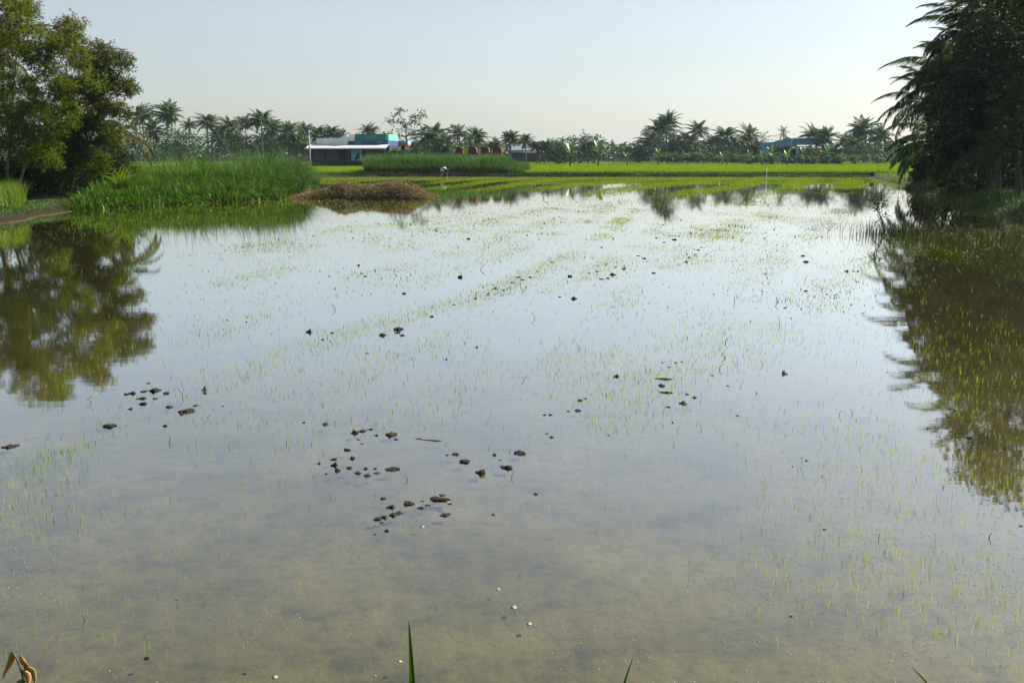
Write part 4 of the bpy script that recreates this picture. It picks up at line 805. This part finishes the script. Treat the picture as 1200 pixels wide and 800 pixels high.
idx = np.arange(UU.size).reshape(UU.shape); Fq = np.stack([idx[:-1, :-1], idx[:-1, 1:], idx[1:, 1:], idx[1:, :-1]], -1).reshape(-1, 4)
root = empty('straw_heap', (hc[0], hc[1] + 1.7, 0), 'long brown heap of cut straw lying on the bank left of the worker', 'straw heap')
link('mound', raw_mesh('mound', np.stack([UU * sx, VV, ZZ], -1).reshape(-1, 3), Fq, [M['straw_base']], smooth=True), root)
nb = 22000; u_ = rg.uniform(-84, 84, nb); v_ = rg.uniform(-1.74, 1.5, nb); P = np.stack([u_ * sx, v_, heap_h(u_, v_) - .02], 1)
V, Fq = blades(P, rg.uniform(.06, .32, nb) * np.clip(.8 + .6 * fbm(u_ * .25, v_ * 4, 12), .3, 1.5), .022, rg.uniform(0, 6.28, nb), rg.uniform(.5, 2.2, nb), 3, rg, 1.5)
link('loose_straw', raw_mesh('loose_straw', V, Fq, [M['straw']]), root)
# dead stem beside the heap
p = gp(357, 231); sc = p[1] / F
o = MB().tube([(0, 0, -.1), (-3 * sc, 0, 10 * sc), (1 * sc, 0, 18 * sc), (-4 * sc, .05, 30 * sc)], [.05, .05, .035, .015], 6).tube([(0, 0, 16 * sc), (5 * sc, 0, 22 * sc)], [.025, .01], 5).build('withered_shoot', M['stalk'], loc=tuple(p)); tag(o, 'crooked dead woody shoot at the left end of the straw heap', 'dead plant')

# ------------------------------------------------------------------ left house
Y = 150.0; k = Y / F
hl = at(410, 190, Y); root = empty('farm_house', (hl[0], Y, .3), 'long low house with white parapet, teal upper block and tin awning behind the rice', 'house', 'houses beyond the fields', R(-7))
def hz(v): return EYE + (HOR - v) * k * 1.0 - .3
def hx(u): return (u - 410) * k
def bx(name, u0, u1, y0, y1, v0, v1, mat, par): return MB().box(hx(u0), hx(u1), y0, y1, hz(v1), hz(v0)).build(name, M[mat], par)
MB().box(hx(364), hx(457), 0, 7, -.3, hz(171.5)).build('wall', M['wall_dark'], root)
MB().prism([(hx(371), hz(171)), (hx(408), hz(171)), (hx(408), hz(158.3)), (hx(405), hz(158.8)), (hx(402), hz(161.2)), (hx(399), hz(162.6)), (hx(371), hz(162.8))], -.06, .22).build('parapet', M['wall_white'], root)  # bluish tint carries the shade on the white front
bx('sunlit_return', 408.05, 415.5, .3, 4, 158.3, 166, 'cream_and_sunlit_white', root)  # right-facing return of the white parapet, its side light painted as cream
bx('upper_block', 415.6, 452, .5, 6.2, 157.8, 166.1, 'teal', root)
bx('end_wall', 452.05, 455.5, .4, 6.4, 158.2, 165.6, 'teal_sunlit', root)  # same teal wall, sunlight on its right face painted in as a lighter tone
bx('blue_band', 408.1, 455, .15, 6.6, 166.15, 171.3, 'blue_paint', root)
bx('band_panel', 417, 424, .08, .14, 165.5, 169.3, 'teal', root); bx('band_panel', 442, 448, .08, .14, 165.5, 169.0, 'teal', root)
# awning: corrugated sheet with rolled edge
nseg = 60; xs_ = np.linspace(hx(362), hx(457), nseg); Va = []
for i, x in enumerate(xs_):
    c = .03 * (1 if i % 2 else -1); Va += [(x, -2.2, hz(174.2) + c), (x, -.08, hz(170.2) + c), (x, -.08, hz(170.2) + c - .04), (x, -2.2, hz(174.2) + c - .04)]
Fa = [(4 * i + a, 4 * i + 4 + a, 4 * i + 4 + b2, 4 * i + b2) for i in range(nseg - 1) for a, b2 in ((0, 1), (1, 2), (2, 3), (3, 0))]
aw = link('awning', raw_mesh('awning', Va, Fa, [M['tin']]), root)
MB().box(hx(362), hx(457), -2.3, -2.21, hz(175.2), hz(173.6)).build('awning_edge', M['tin'], aw)
for u in (363.5, 388, 413, 438, 455): MB().box(hx(u) - .05, hx(u) + .05, -2.15, -2.05, -.3, hz(175.3)).build('post', M['wall_grey'], root)
for u0, u1 in ((368, 380), (384, 396), (429, 440)): bx('window', u0, u1, -.05, -.003, 177, 188, 'wall_grey', root)
bx('door', 400, 409, -.05, -.003, 176.5, 196, 'dark_open', root)
pn = bx('hanging_sheet', 414, 426.5, -1.0, -.96, 176, 188, 'sheet_blue', root); MB().prism([(hx(418), hz(188)), (hx(424), hz(186)), (hx(423.5), hz(178)), (hx(420), hz(181))], -1.02, -1.003).build('sheet_patch', M['dark_open'], pn)
# lean-to shed to the right with blue roof edge
p = at(468, 190, 158); root = empty('shed', (p[0], 158, .3), 'low shed with blue roof edge and orange beam right of the teal block', 'shed', 'houses beyond the fields'); kk = 158 / F
def q(u): return (u - 468) * kk
def qz(v): return EYE + (HOR - v) * kk - .3
MB().box(q(455), q(477), 0, 4, -.3, qz(171)).build('wall', M['dark_open'], root); MB().box(q(454), q(478.5), -.4, 4.3, qz(168.8), qz(166)).build('roof', M['sheet_blue'], root); MB().box(q(454), q(478.3), -.3, 4.2, qz(170.9), qz(168.85)).build('beam', M['orange_paint'], root)
for u in (463, 470, 476): MB().box(q(u) - .06, q(u) + .06, -.3, -.18, -.3, qz(170.95)).build('post', M['white_paint'], root)
# red arches
for i, u in enumerate((538.5, 554, 568.5, 583)):
    Y = 113.0; kk = Y / F; p = at(u, 185, Y)
    root = empty('red_arch', (p[0], Y, .3), ['red arch half hidden by leaves, leftmost of four above the grass block', 'red arch second from the left of four above the grass block', 'red arch third from the left of four above the grass block', 'red arch with orange-yellow leg, rightmost of four above the grass block'][i], 'red arch', 'red arches above the grass block', R(-14))
    W, T_ = [4.6, 4.9, 5.0, 5.3][i] * kk, EYE + (HOR - 172.5) * kk - .3; n_ = 9; hb = T_ - 7 * kk
    out = [(-W, hb - .2)] + [(W * math.copysign(abs(math.cos(a)) ** .6, math.cos(a)), hb + (T_ - hb) * math.sin(a) ** .6) for a in np.linspace(math.pi - .05, .05, n_)] + [(W, hb - .2)]
    MB().prism(out, -.15, .35).build('hood', M['terracotta'], root)
    MB().box(-W * .72, W * .62, -.1, .3, hb - .75, hb - .21).build('panel', M['house_blue_light'], root)
    for sx_ in (-1, 1): MB().box(sx_ * W - .09, sx_ * W + .09, -.1, .08, -.3, hb - .21).build('leg', M['orange_leg'], root)
p = at(564, 190, 114.5); o = MB().box(-.32, .32, -.2, .2, -.3, EYE + (HOR - 176) * .1 - .3).box(-.38, .38, -.25, .25, EYE + (HOR - 176) * .1 - .298, EYE + (HOR - 175) * .1 - .3).build('pillar', M['wall_white'], loc=(p[0], 115.6, .3)); tag(o, 'pale square pillar between the second and third red arches', 'pillar')
# right house
Y = 198.0; k = Y / F; p = at(930, 190, Y); root = empty('blue_house', (p[0], Y, .3), 'blue house with stepped parapet and tiled ridge behind the banana plants', 'house', 'houses beyond the fields', R(5))
def hx(u): return (u - 930) * k
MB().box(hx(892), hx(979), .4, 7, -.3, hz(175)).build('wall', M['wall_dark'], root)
MB().prism([(hx(891), hz(186)), (hx(926), hz(186)), (hx(926), hz(163.2)), (hx(923), hz(161.8)), (hx(919), hz(162.3)), (hx(915), hz(164.5)), (hx(909), hz(165.4)), (hx(906), hz(167)), (hx(891), hz(168))], 0, .35).build('parapet', M['house_blue'], root)
MB().box(hx(927.7), hx(960.8), .5, 5, hz(170.2), hz(163.8)).build('upper_wall', M['house_blue'], root)
for u in (927, 961.6): MB().box(hx(u) - .14, hx(u) + .14, .2, .6, hz(171), hz(163.1)).build('post', M['house_blue_light'], root)
rf = MB().box(hx(928), hx(960.4), .1, 5.2, hz(163.75), hz(163.2)).build('ridge', M['roof_blue'], root)
for i in range(13): u = 929.2 + i * 2.5; MB().box(hx(u) - .1, hx(u) + .1, .0, .3, hz(163.15), hz(162.4)).build('ridge_tile', M['roof_blue'], rf)
MB().prism([(-2.4, hz(174.6)), (.36, hz(170.4)), (.36, hz(171)), (-2.4, hz(175.2))], hx(927), hx(980)).build('veranda_roof', M['house_blue'], root).rotation_euler = (0, 0, 0)
root.children[-1].data.transform(Matrix(((0, 1, 0, 0), (1, 0, 0, 0), (0, 0, 1, 0), (0, 0, 0, 1)))); root.children[-1].data.flip_normals()
for u in (929, 944, 960, 977): MB().box(hx(u) - .16, hx(u) + .16, -2.2, -1.9, -.3, hz(175.1)).build('column', M['house_blue_light'], root)
for u0, u1 in ((931, 941), (947, 957)): MB().box(hx(u0), hx(u1), .33, .39, .6, hz(177)).build('window', M['dark_open'], root)
# small far houses
Y = 232.0; k = Y / F; p = at(610, 190, Y); root = empty('grey_roofed_house', (p[0], Y, .3), 'small far house with grey gabled roof and white sheet wall behind the grass block', 'house', 'houses beyond the fields')
def hx(u): return (u - 610) * k
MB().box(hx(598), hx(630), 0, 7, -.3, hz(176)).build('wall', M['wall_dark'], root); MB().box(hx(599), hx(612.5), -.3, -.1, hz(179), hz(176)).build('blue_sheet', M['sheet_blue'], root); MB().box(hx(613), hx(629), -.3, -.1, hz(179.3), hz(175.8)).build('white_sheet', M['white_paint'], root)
MB().add([(hx(596), -.6, hz(176.2)), (hx(632), -.6, hz(176.2)), (hx(632), 7.6, hz(176.2)), (hx(596), 7.6, hz(176.2)), (hx(596), 3.5, hz(168)), (hx(622), 3.5, hz(168))], [(0, 1, 5, 4), (1, 2, 5), (2, 3, 4, 5), (0, 4, 3), (3, 2, 1, 0)]).build('roof', M['roof_grey'], root)
MB().prism([(hx(612.5), hz(174)), (hx(619), hz(174)), (hx(615.5), hz(169))], -.9, -.7).build('gable', M['white_paint'], root)
MB().box(hx(600), hx(606), -.06, -.003, .2, hz(179)).build('door', M['dark_open'], root)
p = at(641, 190, Y); root = empty('red_roofed_house', (p[0], Y + 3, .3), 'tiny far house with dull red roof right of the grey-roofed house', 'house', 'houses beyond the fields')
MB().box(-1.8, 1.6, 0, 5, -.3, hz(178)).build('wall', M['wall_grey'], root); MB().prism([(-2.3, hz(178)), (2.0, hz(178)), (1.2, hz(174.5)), (-1.5, hz(174.5))], -.6, 5.6).build('roof', M['roof_red'], root); MB().box(-.9, -.1, -.06, -.003, .0, hz(182)).build('door', M['dark_open'], root)
p = at(628.5, 190, 228); root = empty('billboard', (p[0], 228, .3), 'pale square board on posts beside the grey-roofed house', 'board')
MB().box(-.55, .55, 0, .12, hz(175.3), hz(169.5)).build('panel', M['cream_and_sunlit_white'], root)
for x in (-.4, .4): MB().box(x - .06, x + .06, .121, .24, -.3, hz(170)).build('post', M['wall_grey'], root)
# poles and wires
tops = []
for u, v, Y, lb in ((362, 153, 142, 'thin concrete utility pole at the left end of the long house'), (632.5, 176, 170, 'short wooden pole in the field beside the far houses'), (-120, 110, 120, 'utility pole hidden behind the trees past the left border')):
    if u < 0: continue
    p = at(u, v, Y); root = empty('utility_pole', (p[0], Y, .3), lb, 'pole', 'poles by the far houses'); hgt = p[2] - .3
    MB().tube([(0, 0, -.3), (0, 0, hgt)], [.13, .09], 8).build('shaft', M['concrete' if u < 500 else 'bark'], root, True); MB().box(-.7, .7, -.05, .05, hgt - .5, hgt - .38).build('crossarm', M['wall_grey'], root)
    for x in (-.6, .6): MB().tube([(x, 0, hgt - .38), (x, 0, hgt - .2)], [.05, .035], 6).build('insulator', M['wall_white'], root)
    tops.append((p[0], Y, p[2] - .2))
t0 = tops[0]
for dx, lb in ((-.6, 'left wire sagging from the concrete pole toward the palms'), (.6, 'right wire sagging from the concrete pole toward the palms')):
    tt = np.linspace(0, 1, 20); a = np.array([t0[0] + dx, t0[1], t0[2]]); e = np.array([t0[0] - 46 + dx, t0[1] + 14, t0[2] + .4])
    pts = a + (e - a) * tt[:, None]; pts[:, 2] -= 4 * .9 * tt * (1 - tt); o = MB().tube(pts, .018, 4).build('power_line', M['wire']); tag(o, lb, 'wire', 'power lines at the far left')
# field marker stake, black bucket
p = gp(898, 209.5); o = MB().tube([(0, 0, -.1), (.01, 0, .55), (.04, 0, 1.05)], [.035, .03, .025], 6).build('marker_stake', M['white_paint'], loc=(p[0], p[1], 0)); tag(o, 'thin white stake standing in the water before the rice dike', 'stake')
p = gp(1022, 206.5, .3); root = empty('black_bucket', tuple(p), 'small black bucket on the corner of the far right dike', 'bucket'); root.scale = (.65,) * 3
MB().tube([(0, 0, 0), (0, 0, .1), (0, 0, .55)], [.30, .31, .40], 12).build('bowl', M['rim_black'], root, True); MB().tube([(.42 * math.cos(a), .42 * math.sin(a), .55) for a in np.linspace(0, 6.2832, 17)], .03, 5, False).build('rim', M['wall_grey'], root, True)

# ------------------------------------------------------------------ worker bending over the seedlings
def skin(name, verts, edges, rad, mat, parent, root_i=0, sub=2):
    me = bpy.data.meshes.new(name); me.from_pydata([tuple(v) for v in verts], edges, []); o = link(name, me, parent)
    md = o.modifiers.new('skin', 'SKIN'); md.use_smooth_shade = True
    for i, r in enumerate(rad): me.skin_vertices[0].data[i].radius = (r, r) if np.isscalar(r) else r
    me.skin_vertices[0].data[root_i].use_root = True
    sb = o.modifiers.new('sub', 'SUBSURF'); sb.levels = sub; sb.render_levels = sub
    dg = bpy.context.evaluated_depsgraph_get(); m2 = bpy.data.meshes.new_from_object(o.evaluated_get(dg)); o.modifiers.clear(); o.data = m2; m2.name = name
    m2.materials.clear(); m2.materials.append(M[mat]); return o
p = gp(523, 208.3); root = empty('person', (p[0], p[1], 0), 'person in white shirt and dark trousers bending over the seedlings at the far edge', 'person', None, R(-20))
# facing -X; hips over the feet, torso folded forward, arms reaching down to the water
J = [(0, 0, .82), (-.22, 0, .93), (-.45, 0, .86), (-.56, 0, .74), (-.66, 0, .62), (-.70, 0, .56)]           # pelvis, waist, chest, neck, head centre, head crown
E = [(0, 1), (1, 2), (2, 3), (3, 4), (4, 5)]; Rd = [.15, .135, .15, .06, .10, .075]
for s_ in (-1, 1):
    b_ = len(J); J += [(.02, .10 * s_, .74), (.06 - .10 * (s_ > 0), .13 * s_, .42), (.14 - .10 * (s_ > 0), .15 * s_, .02), (.0 - .10 * (s_ > 0), .16 * s_, -.03)]; E += [(0, b_), (b_, b_ + 1), (b_ + 1, b_ + 2), (b_ + 2, b_ + 3)]; Rd += [.10, .07, .045, .035]
    a_ = len(J); J += [(-.44, .20 * s_, .80), (-.46, .22 * s_, .52), (-.52, .17 * s_, .27), (-.54, .16 * s_, .20)]; E += [(2, a_), (a_, a_ + 1), (a_ + 1, a_ + 2), (a_ + 2, a_ + 3)]; Rd += [.065, .045, .032, .034]
    for f_ in range(4):
        q_ = len(J); y_ = .16 * s_ + (f_ - 1.5) * .022; ln = (.07, .08, .075, .06)[f_]; J += [(-.55, y_, .16), (-.57, y_, .16 - ln)]; E += [(a_ + 3, q_), (q_, q_ + 1)]; Rd += [.010, .008]
    q_ = len(J); J += [(-.50, .15 * s_ - .03 * s_, .17), (-.50, .14 * s_ - .045 * s_, .12)]; E += [(a_ + 3, q_), (q_, q_ + 1)]; Rd += [.011, .009]
body = skin('body', J, E, Rd, 'skin', root)
skin('shirt', [(-.02, 0, .86), (-.22, 0, .945), (-.45, 0, .875), (-.53, 0, .78), (-.44, .2, .81), (-.455, .225, .62), (-.44, -.2, .81), (-.455, -.225, .62)], [(0, 1), (1, 2), (2, 3), (2, 4), (4, 5), (2, 6), (6, 7)], [.175, .165, .18, .09, .09, .075, .09, .075], 'shirt', root)
skin('trousers', [(.0, 0, .80), (.02, .10, .73), (-.04, .13, .42), (.02, .145, .16), (.02, -.10, .73), (.06, -.13, .42), (.12, -.148, .16)], [(0, 1), (1, 2), (2, 3), (0, 4), (4, 5), (5, 6)], [.17, .12, .09, .075, .12, .09, .075], 'trousers', root)
skin('hair', [(-.64, 0, .655), (-.69, 0, .60), (-.725, 0, .555)], [(0, 1), (1, 2)], [.098, .108, .07], 'hair', root)

# ------------------------------------------------------------------ foreground plants on the camera bank
def blade_leaf(name, pts, w_, mat, label, fold=.25):
    pts = np.array(pts, float); nseg = 16; t = np.linspace(0, 1, len(pts)); tt = np.linspace(0, 1, nseg + 1)
    C = np.stack([np.interp(tt, t, pts[:, i]) for i in range(3)], 1); V = []
    for i in range(nseg + 1):
        h_ = w_ * .5 * min(1, (1 - tt[i]) * 1.15) ** .8 + .0003; V += [C[i] + [-h_, 0, 0], C[i] + [0, h_ * fold * 2, 0], C[i] + [h_, 0, 0]]
    Fq = np.array([q for i in range(nseg) for q in ((3 * i, 3 * i + 1, 3 * i + 4, 3 * i + 3), (3 * i + 1, 3 * i + 2, 3 * i + 5, 3 * i + 4))])
    V = np.array(V); base = V[1].copy(); o = link(name, raw_mesh(name, V - base, Fq, [M[mat]], smooth=True), loc=tuple(base)); md = o.modifiers.new('thick', 'SOLIDIFY'); md.thickness = .0006
    tag(o, label, 'grass stalk', 'grass stalks on the near bank'); return o
Yb = 3.05
def bb_(u, v, y=Yb): return at(u, v, y)
blade_leaf('grass_stalk', [bb_(487, 950, 2.85), bb_(485, 860, 2.95), bb_(483, 800), bb_(481, 760), bb_(479, 726)], .030, 'fg_blade' if 'fg_blade' in M else 'tall_grass', 'broad upright green grass blade at the bottom centre of the picture')
blade_leaf('grass_stalk', [bb_(718, 930, 2.85), bb_(728, 820), bb_(733, 795), bb_(742, 769)], .012, 'tall_grass', 'slim green grass blade leaning right at the bottom edge')
blade_leaf('grass_stalk', [bb_(1120, 900, 2.85), bb_(1098, 815), bb_(1083, 796), bb_(1069, 781)], .016, 'bright_grass', 'yellow-green grass blade leaning left at the bottom right')
M['leaf_brown'] = surf('leaf_brown', [(.16, .06, .015), (.28, .13, .03), (.36, .2, .06)], 40, .5, .2, 90); M['leaf_green'] = surf('leaf_green', [(.06, .09, .015), (.12, .14, .025), (.2, .17, .04)], 40, .45, .2, 90); M['leaf_pale'] = surf('leaf_pale', [(.35, .24, .08), (.5, .38, .16)], 40, .5, .2, 90)
Yt = 3.1; b0 = at(38, 930, 2.85); root = empty('dried_twig', tuple(b0), 'leafy twig with curled brown leaves at the bottom left corner', 'twig')
stem = [at(38, 930, 2.85), at(34, 860, 3.0), at(30, 812, Yt), at(26, 790, Yt), at(21, 775, Yt), at(14, 763, Yt)]
MB().tube(np.array(stem) - b0, [.004, .0038, .0032, .0028, .0024, .0016], 7).build('stem', M['stalk'], root, True)
def leaf(u0, v0, u1, v1, wpx, mat, curl, dy=0.0, flip=1):
    a, e = at(u0, v0, Yt) - b0, at(u1, v1, Yt + dy) - b0; ax = e - a; Ln = np.linalg.norm(ax); ax = ax / Ln; sd2 = unit(np.cross(ax, [0, 1, .15])); nr = np.cross(sd2, ax); w_ = wpx * Yt / F * .5; ns, nw = 12, 6; V = []
    for i in range(ns + 1):
        t = i / ns; ww = w_ * (math.sin(math.pi * t ** .8) ** .8 + .03); bow = nr * Ln * .16 * math.sin(math.pi * t) * flip
        for j in range(nw + 1): s_ = j / nw * 2 - 1; V.append(a + ax * Ln * t + bow + sd2 * ww * math.sin(s_ * curl) / max(curl, .01) * 1.0 + nr * ww * (1 - math.cos(s_ * curl)) * .8 + sd2 * .04 * ww * math.sin(9 * t + 4 * s_))
    idx = np.arange((ns + 1) * (nw + 1)).reshape(ns + 1, nw + 1); Fq = np.stack([idx[:-1, :-1], idx[:-1, 1:], idx[1:, 1:], idx[1:, :-1]], -1).reshape(-1, 4)
    o = link('leaf', raw_mesh('leaf', V, Fq, [M[mat]], smooth=True), root); md = o.modifiers.new('thick', 'SOLIDIFY'); md.thickness = .0008; return o
leaf(14, 764, 3, 794, 11, 'leaf_brown', 1.3, .02)['label'] = 'curled russet leaf hanging on the left'
leaf(22, 768, 34, 780, 12, 'leaf_brown', 1.0, -.03, -1); leaf(24, 784, 33, 805, 12, 'leaf_brown', 1.2, -.02); leaf(30, 780, 41, 803, 9, 'leaf_pale', .9, .03)['label'] = 'pale dry leaf edge'
leaf(28, 795, 18, 812, 14, 'leaf_green', .9, -.03); leaf(28, 778, 31, 802, 9, 'leaf_green', 1.1, .01)

# ------------------------------------------------------------------ haze
m, n, o = new_mat('haze'); v = n.nodes.new('ShaderNodeVolumePrincipled'); v.inputs['Color'].default_value = (.62, .80, .95, 1); v.inputs['Density'].default_value = .00014; v.inputs['Anisotropy'].default_value = .3
n.links.new(v.outputs[0], o.inputs['Volume'])
hzb = MB().box(-7000, 7000, -1200, 13000, -1.5, 32).build('haze', m); tag(hzb, kind='stuff')
